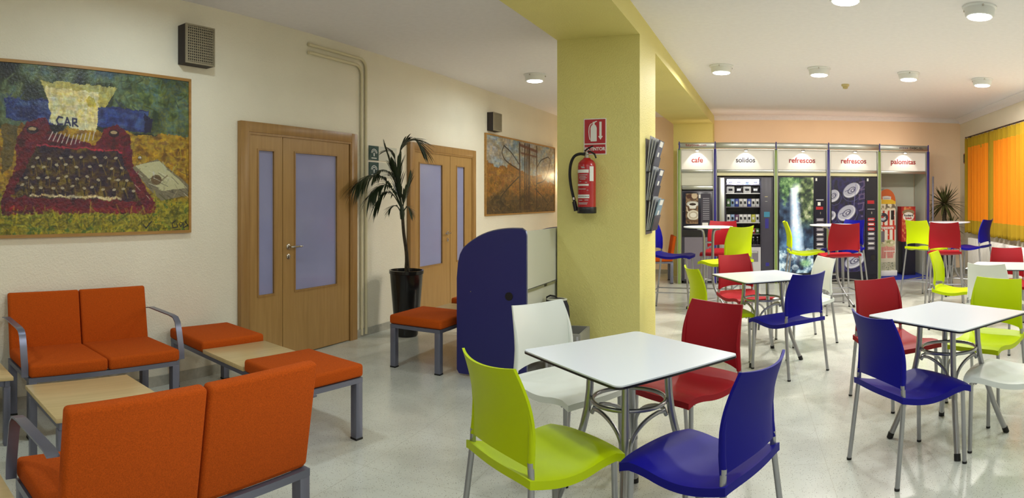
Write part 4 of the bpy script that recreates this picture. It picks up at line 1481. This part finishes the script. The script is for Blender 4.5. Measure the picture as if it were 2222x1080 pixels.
for r_, (z, h, n_) in enumerate(rows):
    for k in range(n_):
        stp = (g1 - g0 - .02) / n_
        u = .67 + g0 + .01 + stp * (k + .5)
        key = (r_, rowcol[r_][k])
        kind = 'bottle' if r_ == 5 else 'snack_packet'
        if r_ == 5:
            o = bottle_mesh().build('drink_bottle', pm[rowcol[r_][k]], None, 50)
            MB().lathe([(.0125, .120), (.0125, .134)], n=12).build('cap', pm['white'], o)
            nm, cat = 'small dark bottle', 'bottle'
        else:
            w = stp * .95
            o = packet_mesh(w, h * .92).build('snack_packet', pm[rowcol[r_][k]], None, 50)
            bx('printed_patch', (-w * .25, -.0165, h * .32), (w * .25, -.0145, h * .62), pm['black' if rowcol[r_][k] in ('white', 'pale blue') else 'white'], o)
            nm, cat = rowcol[r_][k] + ' snack packet', 'snack'
        o.location = st_loc(u, .02 + .055, z - .008)
        o.rotation_euler = (0, 0, SR)
        tag(o, '%s, %s from the left on the %s of the snack machine' % (nm, ordn[k], rown[r_]), cat, 'goods on the %s of the snack machine' % rown[r_])

# --- waterfall drinks machine
t = thing('drinks_machine', 'black drinks vending machine with a backlit waterfall picture', 'vending machine', st_loc(1.722, .02), SR)
DW = .845
MB().box((0, 0, .04), (DW, .66, 1.85), .006).build('cabinet', MT['machineblk'], t)
bx('feet', (.03, .03, 0), (DW - .03, .6, .04), MT['black'], t)
w_, h_ = .60, 1.66
c = Canvas(w_, h_, 150, 380, (30, 50, 60))
n1 = c.noise(6, 14, 41); n2 = c.noise(9, 22, 42); n3 = c.noise(16, 40, 43)
c.mix(n1, [(10, 16, 34), (22, 36, 58), (40, 60, 84), (64, 90, 110)], .25, .75)
top = np.clip((c.y - 1.25 + (n1 - .5) * .5) / .15, 0, 1)
c.mix(n2, [(14, 30, 30), (30, 56, 40), (70, 104, 60), (126, 156, 100)], .25, .75, top)
rt = np.clip((c.x - .34 + (n1 - .5) * .2) / .06, 0, 1) * np.clip((c.y - .75) / .2, 0, 1)
c.mix(n2, [(22, 32, 28), (60, 76, 44), (112, 124, 80), (188, 188, 154)], .22, .78, rt, .9)
lo_ = np.clip((.5 - c.y) / .1, 0, 1)
c.mix(n2, [(14, 20, 40), (44, 64, 86), (110, 140, 160), (214, 230, 230)], .25, .75, lo_ * .8)
cxl = .26 + .05 * np.clip((1.45 - c.y), 0, 1.2) + .02 * (n1 - .5)
wd = .075 + .06 * np.clip(1.5 - c.y, 0, 1.0) + .02 * (n2 - .5)
fall = np.clip(1 - np.abs(c.x - cxl) / wd, 0, 1) ** .6 * (c.y < 1.48) * np.clip((c.y - .15) / .3, 0, 1)
c.mix(n3, [(206, 230, 250), (250, 252, 255)], .3, .7, fall)
c.blend(np.clip(1.3 - np.hypot((c.x - .30) / .09, (c.y - 1.47) / .09), 0, 1), (226, 236, 226), .8)
mist = np.clip(1 - np.hypot((c.x - .22) / .22, (c.y - .55) / .30), 0, 1)
c.blend(mist, (110, 170, 230), .7)
c.mix(n3, [(60, 120, 80), (150, 190, 120)], .3, .7, np.clip(1.6 - 1.6 * np.hypot((c.x - .46) / .13, (c.y - .17) / .09), 0, 1), .7)
for (x, y, r_) in ((.1, .3, .05), (.2, .26, .06), (.3, .33, .05), (.42, .30, .05), (.12, .12, .07), (.28, .1, .06), (.5, .4, .04)):
    c.ell(x, y, r_, r_ * .8, (196, 206, 206), .55); c.ell(x + .01, y - .02, r_ * .7, r_ * .5, (60, 76, 90), .6)
q = c.build('picture_panel', MT['backlit'], t, lambda x, y: (x + .015, np.full_like(x, -.0045), y + .17))
bx('picture_mount', (.01, -.003, .16), (.62, 0, 1.84), MT['black'], t)


def controls(t, x0, x1, redtop=True):
    kp = bx('control_panel', (x0, -.014, .12), (x1, 0, 1.84), MT['machineblk'], t)
    w = x1 - x0
    bx('sticker', (x0 + .02, -.0155, 1.77), (x0 + .05, -.014, 1.82), MT['paper'], kp)
    bx('label_strip', (x0 + .03, -.0155, 1.43 if redtop else 1.27), (x1 - .04, -.014, 1.45 if redtop else 1.28), MT['silver_ink'], kp)
    bx('label_red', (x0 + .03, -.0155, 1.27 if redtop else 1.37), (x1 - .05, -.014, 1.32 if redtop else 1.43), MT['signred'], kp)
    for k in range(7):
        z = 1.12 - k * .085
        b = MB().box((x0 + .035, -.022, z - .058), (x1 - .04, -.014, z), .004).build('selection_button', MT['machine2'] if (redtop or k > 2) else MT['signred'], kp)
        bx('drink_label', (x0 + .05, -.0235, z - .040), (x1 - .06, -.022, z - .018), MT['paper'] if k % 2 else MT['silver_ink'], b)
    bx('coin_slot', (x0 + w * .5, -.017, 1.19), (x0 + w * .5 + .012, -.014, 1.23), MT['chrome'], kp)
    bx('coin_return', (x0 + w * .45, -.018, .36), (x0 + w * .45 + .08, -.014, .46), MT['black'], kp)


controls(t, .63, DW - .01)
MB().box((.63 + .06, -.0155, 1.34), (.63 + .11, -.014, 1.40), 0).build('pictogram', MT['paper'], t)

# --- can drinks machine
t = thing('drinks_machine', 'dark blue drinks vending machine with a picture of can tops', 'vending machine', st_loc(2.648, .02), SR)
MB().box((0, 0, .04), (DW, .66, 1.85), .006).build('cabinet', MT['machineblk'], t)
bx('feet', (.03, .03, 0), (DW - .03, .6, .04), MT['black'], t)
c = Canvas(w_, h_, 170, 400, (22, 18, 56))
n1 = c.noise(8, 16, 51); c.mix(n1, [(16, 12, 40), (34, 26, 90), (20, 16, 60)], .3, .7)
def can(cx, cy, rx, ry, rot=.35):
    c.ell(cx + .01, cy - .035, rx * 1.1, ry * 1.35, (70, 70, 120), .9, rot, .93)
    c.ell(cx, cy, rx, ry, (150, 152, 170), 1, rot); c.ell(cx, cy, rx * .93, ry * .9, (206, 208, 218), 1, rot); c.ell(cx - .01, cy + .01, rx * .86, ry * .8, (170, 172, 190), 1, rot)
    c.ell(cx, cy, rx * .5, ry * .42, (52, 50, 84), .9, rot, .78); c.ell(cx + rx * .1, cy, rx * .26, ry * .2, (60, 58, 92), .9, rot); c.ell(cx + rx * .1, cy, rx * .14, ry * .1, (220, 222, 230), .9, rot)
    c.line([(cx - rx * .7, cy - ry * .2), (cx - rx * .2, cy + ry * .1)], .006, (70, 68, 110))
can(.03, 1.34, .12, .10, .75); can(.36, 1.44, .17, .115, .6); can(.27, 1.04, .18, .12, .6); can(-.02, .99, .10, .08, .6); can(.22, .64, .19, .12, .5); can(.42, .20, .2, .12, .5); can(.02, .42, .12, .08, .5)
for pts in ([(.50, 1.58), (.59, 1.60), (.59, 1.52), (.50, 1.44), (.59, 1.46)], [(.50, 1.36), (.59, 1.38), (.59, 1.30), (.50, 1.28), (.50, 1.36)], [(.48, 1.2), (.58, 1.22), (.56, 1.1), (.5, 1.08)],
            [(.54, .98), (.56, .98)], [(.48, .86), (.52, .9), (.57, .86), (.55, .78), (.48, .76), (.44, .7)]):
    c.line(pts, .012, (150, 130, 170)); c.line(pts, .006, (44, 30, 70))
c.line([(.44, 1.56), (.40, 1.16)], .006, (120, 120, 170))
c.line([(.33, .36), (.36, .39), (.39, .36), (.42, .38)], .006, (200, 200, 220))
c.build('picture_panel', MT['print'], t, lambda x, y: (x + .015, np.full_like(x, -.0045), y + .17))
bx('picture_mount', (.01, -.003, .16), (.62, 0, 1.84), MT['black'], t)
controls(t, .63, DW - .01, False)

# --- popcorn machine
t = thing('popcorn_machine', 'tall white popcorn machine with red stripes and an arched orange top', 'popcorn machine', st_loc(3.575, .28, .045), SR)
w_, h_ = .345, 1.60
y0 = 1.36
prof = [(0, .10), (w_, .10), (w_, y0)]
for k in range(1, 16):
    a = PI * k / 16
    prof.append((w_ / 2 + w_ / 2 * math.cos(a), y0 + .235 * math.sin(a)))
prof.append((0, y0))
MB().prism(prof, .36, lambda a, b, d: (a, d, b)).build('cabinet', MT['paper'], t, 30)
MB().box((-.02, -.04, 0), (w_ + .02, .36, .10), .008).build('plinth', MT['paper'], t)
c = Canvas(w_, h_ - .10, 110, 420, (228, 222, 208))
yy = c.y + .10
for x0 in (.0, .095, .19, .285):
    c.blend(((c.x > x0) & (c.x < x0 + .04) & (yy > .40) & (yy < 1.22)).astype(float), (196, 52, 34))
n1 = c.noise(10, 40, 61); n2 = c.noise(20, 60, 62)
c.blend((yy > 1.20) * 1.0, (226, 214, 190)); c.mix(n1, [(80, 70, 60), (214, 196, 150), (226, 220, 200)], .38, .62, ((yy > 1.22) & (yy < 1.32)).astype(float), .8)
c.blend((yy > 1.32) * 1.0, (222, 180, 40)); c.blend((yy > 1.38 + .05 * np.sin(c.x * 9)) * 1.0, (200, 92, 30))
c.poly([(.10, 1.30), (.25, 1.30), (.26, 1.37), (.09, 1.37)], (206, 200, 196))
c.line([(.12, 1.32), (.23, 1.32)], .006, (120, 110, 120))
c.blend(((yy < .42) & (yy > .1)) * 1.0, (206, 200, 180)); c.mix(n2, [(96, 100, 80), (200, 200, 180), (150, 150, 120)], .35, .65, ((yy < .25)).astype(float), .8)
for cx in (.10, .24):
    c.poly([(cx - .085, .47), (cx + .085, .47), (cx + .055, .22), (cx - .055, .22)], (228, 170, 150))
    for k in range(7):
        c.line([(cx - .07 + k * .023, .47), (cx - .045 + k * .015, .23)], .005, (140, 44, 70), .8)
    c.ell(cx, .50, .095, .07, (196, 190, 150)); c.ell(cx - .02, .52, .05, .03, (150, 150, 100)); c.ell(cx + .03, .51, .03, .02, (222, 214, 190))
c.blend(((yy > .98) & (yy < 1.16) & (c.x > .03) & (c.x < .20) & (np.hypot((c.x - .115) / .085, (yy - 1.07) / .085) < 1)) * 1.0, (54, 50, 66)); c.ell(.10, .95, .05, .035, (190, 196, 214)); c.ell(.09, .98, .03, .02, (180, 60, 50))
for k in range(40):
    c.ell(g.uniform(.02, .32), g.uniform(.4, 1.1), .012, .010, (222, 212, 180), .9)
c.blend(((yy > .845) & (yy < .93)) * 1.0, (196, 60, 44), .85)
c.build('printed_front', MT['print'], t, lambda x, y: (x, np.full_like(x, -.0015), np.where(y + .10 > y0, y0 + (y + .10 - y0) * np.sqrt(np.clip(1 - ((x - w_ / 2) / (w_ / 2)) ** 2, 0, 1)) * .97, y + .10)))
text('lettering', 'Popcorn', .078, MT['paper'], t, (w_ / 2, -.003, .885), (PI / 2, 0, 0), bold=.003)
bx('serving_window', (.01, -.006, .62), (.13, -.002, .82), MT['machine2'], t)
bx('coin_slot', (.255, -.010, 1.03), (.31, -.002, 1.20), MT['black'], t)
bx('shelf_strip', (.12, -.006, .445), (.345, -.002, .458), MT['paper'], t)

# --- cardboard display beside it
t = thing('cardboard_display', 'narrow red cardboard display with dark blue base beside the popcorn machine', 'display', st_loc(4.03, .26, .045), SR)
bx('base_box', (.02, 0, 0), (.27, .25, .62), MT['machineblk'], t)
bx('header_box', (.0, 0, .62), (.27, .25, 1.27), MT['signred'], t)
c = Canvas(.245, .64, 50, 120, (178, 40, 36))
n1 = c.noise(5, 12, 71); c.mix(n1, [(150, 34, 34), (196, 70, 44), (206, 150, 90)], .35, .7)
c.ell(.12, .54, .12, .05, (140, 120, 90)); c.ell(.12, .46, .11, .08, (228, 222, 214))
c.build('printed_front', MT['print'], t, lambda x, y: (x + .012, np.full_like(x, -.0015), y + .625))
text('lettering', 'Rockard', .052, MT['black_ink'], t, (.135, -.003, 1.105), (PI / 2, 0, 0), bold=.002)
text('lettering', 'Splash', .052, MT['signred'], t, (.135, -.003, 1.055), (PI / 2, 0, 0), bold=.002)


# ------------------------------------------------------------------ plants
def blade(m, p0, d, up, L, w, droop, mi=0, seg=5):
    """one pointed leaflet from p0 along d, sagging by droop"""
    p0 = Vector(p0); d = Vector(d).normalized()
    side = d.cross(Vector(up)).normalized()
    vs = []
    for i in range(seg + 1):
        s = i / seg
        c_ = p0 + d * (L * s) + Vector((0, 0, -droop * s * s))
        ww = w * (math.sin(PI * min(1, .12 + .88 * s)) ** .7 if s < 1 else 0.02)
        nrm = side.cross(d)
        vs += [c_ - side * ww / 2, c_ + nrm * ww * .18 * -1, c_ + side * ww / 2]
    fs = []
    for i in range(seg):
        fs += [(i * 3, i * 3 + 1, i * 3 + 4, i * 3 + 3), (i * 3 + 1, i * 3 + 2, i * 3 + 5, i * 3 + 4)]
    m.add(vs, fs, mi)


pot = (-3.70, 5.53)
t = thing('potted_palm', 'tall spindly palm in a glossy black pot between the two doors', 'plant', (pot[0], pot[1], 0))
MB().lathe([(.115, 0), (.125, .02), (.178, .66), (.186, .665), (.186, .70), (.170, .70), (.166, .66)], n=40).build('pot', MT['potblack'], t)
MB().lathe([(.164, .64), (.164, .655)], n=32).build('soil', MT['soil'], t)
RV = Vector((.831, .556, 0)); TV = Vector((.556, -.831, 0))      # across and towards the room


def lp(s, tt_, z): return RV * s + TV * tt_ + Vector((0, 0, z))


m = MB()
m.tube(spline([lp(-.01, 0, .64), lp(.0, .01, .85), lp(-.03, 0, 1.1), lp(-.045, 0, 1.32)], 5), .017, 8)
m.tube(spline([lp(.03, .02, .64), lp(.01, .02, .9), lp(-.02, .01, 1.1), lp(-.035, 0, 1.32)], 5), .009, 6)
m.build('stem', MT['trunk'], t)
MB().tube(spline([lp(-.045, 0, 1.24), lp(-.045, 0, 1.30), lp(-.05, 0, 1.40)], 4), [.020, .022, .024, .026, .028, .027, .025, .020, .012], 10).build('crown_shaft', MT['leaf'], t)


def frond(pts, nl, L, w, droop, start=.3, spread=.9, seed=1, t=t):
    g_ = random.Random(seed)
    sp_ = spline(pts, 8)
    m = MB(); N = len(sp_)
    m.tube(sp_, [.0075 * (1 - .75 * i / (N - 1)) for i in range(N)], 6)
    for k in range(nl):
        s = start + (1 - start) * k / (nl - 1)
        f = s * (N - 1); i = min(N - 2, int(f))
        p = sp_[i].lerp(sp_[i + 1], f - i)
        d = (sp_[i + 1] - sp_[i]).normalized()
        perp = d.cross(Vector((0, 0, 1)))
        if perp.length < .2: perp = d.cross(TV)
        perp.normalize()
        for sd in (-1, 1):
            dd = d * (.75 + .3 * s) + perp * sd * spread * (1.15 - .5 * s) + Vector((0, 0, g_.uniform(-.05, .2)))
            blade(m, p, dd, (0, 0, 1), L * (1 - .45 * abs(s - .5)) * g_.uniform(.85, 1.1), w, droop * g_.uniform(.7, 1.3))
    return m.build('frond', MT['leaf'], t, 60, fixn=False)


frond([lp(-.045, 0, 1.38), lp(-.09, .02, 1.62), lp(-.09, .03, 1.88), lp(-.02, .05, 2.04), lp(.08, .09, 2.08), lp(.15, .12, 2.02)], 26, 0.259, 0.020, .10, .48, .7, 2)
frond([lp(-.05, .0, 1.36), lp(-.14, .06, 1.54), lp(-.25, .14, 1.68), lp(-.37, .24, 1.70), lp(-.49, .36, 1.62)], 32, 0.238, 0.018, .14, .3, .75, 3)
frond([lp(-.05, 0, 1.38), lp(-.12, .03, 1.62), lp(-.17, .05, 1.82), lp(-.22, .07, 1.99)], 12, 0.159, 0.009, .0, .5, .25, 4)
frond([lp(-.05, 0, 1.36), lp(-.08, .03, 1.50), lp(-.11, .06, 1.66), lp(-.14, .09, 1.76)], 14, 0.238, 0.026, .03, .2, .35, 5)
frond([lp(-.04, 0, 1.36), lp(-.02, .02, 1.46), lp(.01, .03, 1.56), lp(.03, .04, 1.64)], 9, 0.219, 0.026, .02, .15, .3, 6)
frond([lp(-.05, 0, 1.35), lp(-.14, .05, 1.50), lp(-.22, .10, 1.53), lp(-.30, .16, 1.44)], 14, 0.199, 0.020, .12, .3, .6, 7)
frond([lp(-.045, 0, 1.30), lp(-.0, .04, 1.37), lp(.03, .07, 1.36), lp(.05, .09, 1.32)], 9, 0.099, 0.014, .04, .3, .5, 8)
frond([lp(-.05, 0, 1.30), lp(-.10, .04, 1.38), lp(-.15, .08, 1.38), lp(-.17, .1, 1.36)], 9, 0.120, 0.014, .05, .3, .5, 9)
frond([lp(-.05, 0, 1.36), lp(-.07, .03, 1.54), lp(-.09, .05, 1.70), lp(-.07, .07, 1.80)], 12, 0.259, 0.022, .03, .35, .35, 10)

frond([lp(-.05, 0, 1.36), lp(-.12, .06, 1.52), lp(-.20, .13, 1.60), lp(-.29, .22, 1.58), lp(-.37, .30, 1.50)], 20, .19, .018, .12, .25, .8, 11)
frond([lp(-.05, 0, 1.38), lp(-.11, .04, 1.60), lp(-.17, .09, 1.72), lp(-.25, .16, 1.76), lp(-.32, .22, 1.72)], 16, .17, .016, .08, .35, .8, 12)
frond([lp(-.045, 0, 1.38), lp(-.09, .02, 1.60), lp(-.11, .03, 1.82), lp(-.15, .04, 1.95), lp(-.20, .05, 1.97)], 9, .16, .020, .06, .6, .7, 13)

# yucca in the far corner
t = thing('potted_yucca', 'spiky yucca in a pot in the far corner beside the orange curtain', 'plant', (3.20, 11.32, 0))
MB().lathe([(.13, 0), (.14, .02), (.18, .36), (.19, .37), (.19, .40), (.17, .40), (.165, .37)], n=32).build('pot', MT['potblack'], t)
MB().lathe([(.165, .35), (.165, .365)], n=24).build('soil', MT['soil'], t)
MB().tube([(0, 0, .36), (.01, 0, .7), (-.01, 0, 1.0), (0, 0, 1.36)], [.045, .04, .04, .045], 12).build('trunk', MT['trunk'], t)
g2 = random.Random(9)
for (cx, cz, n_, L, s0) in ((0, 1.36, 62, .38, 0), (.10, .90, 30, .27, 1)):
    m = MB()
    for k in range(n_):
        az = k * 2.39996; el = R(-35 + 120 * ((k + .5) / n_))
        d = Vector((math.cos(az) * math.cos(el), math.sin(az) * math.cos(el), math.sin(el)))
        blade(m, Vector((cx, 0, cz)) + d * .03, d, (0, 0, 1) if abs(d.z) < .9 else (1, 0, 0), L * g2.uniform(.75, 1.15), .05, .12 * (1 - max(0, d.z)))
    m.build('leaf_crown', MT['leaf2'], t, 60, fixn=False)
    if s0: MB().tube([(0, 0, .6), (.06, 0, .7), (.10, 0, .86)], .022, 8).build('side_stem', MT['trunk'], t)

# ------------------------------------------------------------------ curtains, rail, radiator
t = thing('curtain_rail', 'dark bronze curtain rail above the orange curtains', 'curtain rail', (3.58, 0, 2.61))
MB().tube([(0, 8.0, 0), (0, 11.18, 0)], .012, 10).build('rod', MT['brass'], t)
MB().lathe([(.012, -.01), (.022, 0), (.022, .012), (.01, .02)], n=14).build('finial', MT['brass'], t).location = (0, 11.18, -.005)
for y in (8.3, 9.75, 11.1):
    MB().tube([(0, y, 0), (.12, y, .01)], .007, 8).build('bracket', MT['brass'], t)
RX = 3.58


def curtain(label, ya, yb, seed):
    L = abs(yb - ya)
    t = thing('curtain', label, 'curtain', (RX, (ya + yb) / 2, 0), 0, 'orange and gold curtains')
    nu, nv = int(L * 90), 30
    zt, zb = 2.585, .83
    ph_ = seed * 1.3
    vs = []; fs = []; mi = []
    for j in range(nv + 1):
        v = j / nv
        for i in range(nu + 1):
            u = i / nu; s = (u - .5) * L
            a = .046 * (.6 + .4 * v)
            x = a * math.sin(2 * PI * s / .19 + ph_ + .5 * math.sin(s * 5)) + .010 * math.sin(2 * PI * s / .07 + ph_)
            x += (-.015 * (1 - v))
            z = zt + (zb - zt) * v + .012 * math.sin(2 * PI * s / .155 + ph_ + 1) * (v > .98)
            vs.append((x, s, z))
    for j in range(nv):
        for i in range(nu):
            u = (i + .5) / nu; v = (j + .5) / nv
            s = u * L
            fs.append((j * (nu + 1) + i, j * (nu + 1) + i + 1, (j + 1) * (nu + 1) + i + 1, (j + 1) * (nu + 1) + i))
            mi.append(0 if (s < .12 or s > L - .12 or v < .11 + .02 * math.sin(s * 33) or v > .865) else 1)
    m = MB(); m.v = vs; m.f = fs; m.mi = mi
    o = m.build('cloth_panel', [MT['gold'], MT['curtain']], t, 180, fixn=False)
    mod = o.modifiers.new('thickness', 'SOLIDIFY'); mod.thickness = .002
    for k in range(int(L / .16)):
        y = -L / 2 + .08 + k * .16
        MB().tube([(-.004 + .014 * math.cos(q), y, 2.598 + .02 * math.sin(q)) for q in np.linspace(0, 2 * PI, 11)[:-1]], .0025, 5, closed=True).build('curtain_ring', MT['brass'], t)
    return t


curtain('orange curtain with gold border nearest the corner and the yucca', 9.80, 11.12, 1)
curtain('orange curtain with gold border cut by the right edge of the picture', 8.05, 9.78, 2)

t = thing('radiator', 'long white column radiator under the curtained window', 'radiator', (3.60, 0, 0))
m = MB()
k = 0
y = 7.6
while y < 11.0:
    m.box((-.045, y, .16), (.045, y + .045, .74), .012, seg=1)
    y += .06
m.build('fins', MT['radiator'], t)
MB().tube([(0, 7.55, .20), (0, 11.05, .20)], .016, 8).tube([(0, 7.55, .70), (0, 11.05, .70)], .016, 8).build('header_pipes', MT['radiator'], t)
for y in (7.7, 9.3, 10.9):
    bx('foot', (-.03, y - .01, 0), (.03, y + .01, .17), MT['radiator'], t)
MB().lathe([(.014, 0), (.02, .01), (.02, .05), (.012, .055)], n=14).build('valve', MT['chrome'], t).location = (0, 7.5, .70)

t = thing('wall_box', 'small dark red box on the right wall near the far corner', 'box', (XR, 11.5, 2.14))
bx('box_body', (-.05, -.06, 0), (0, .06, .2), MT['signred'], t, .004)
bx('box_lid', (-.056, -.05, .02), (-.05, .05, .18), MT['vent_dark'], t)

# drop unused datablocks
for o in list(bpy.data.objects):
    if o.type == 'MESH' and not o.data.polygons:
        bpy.data.objects.remove(o)
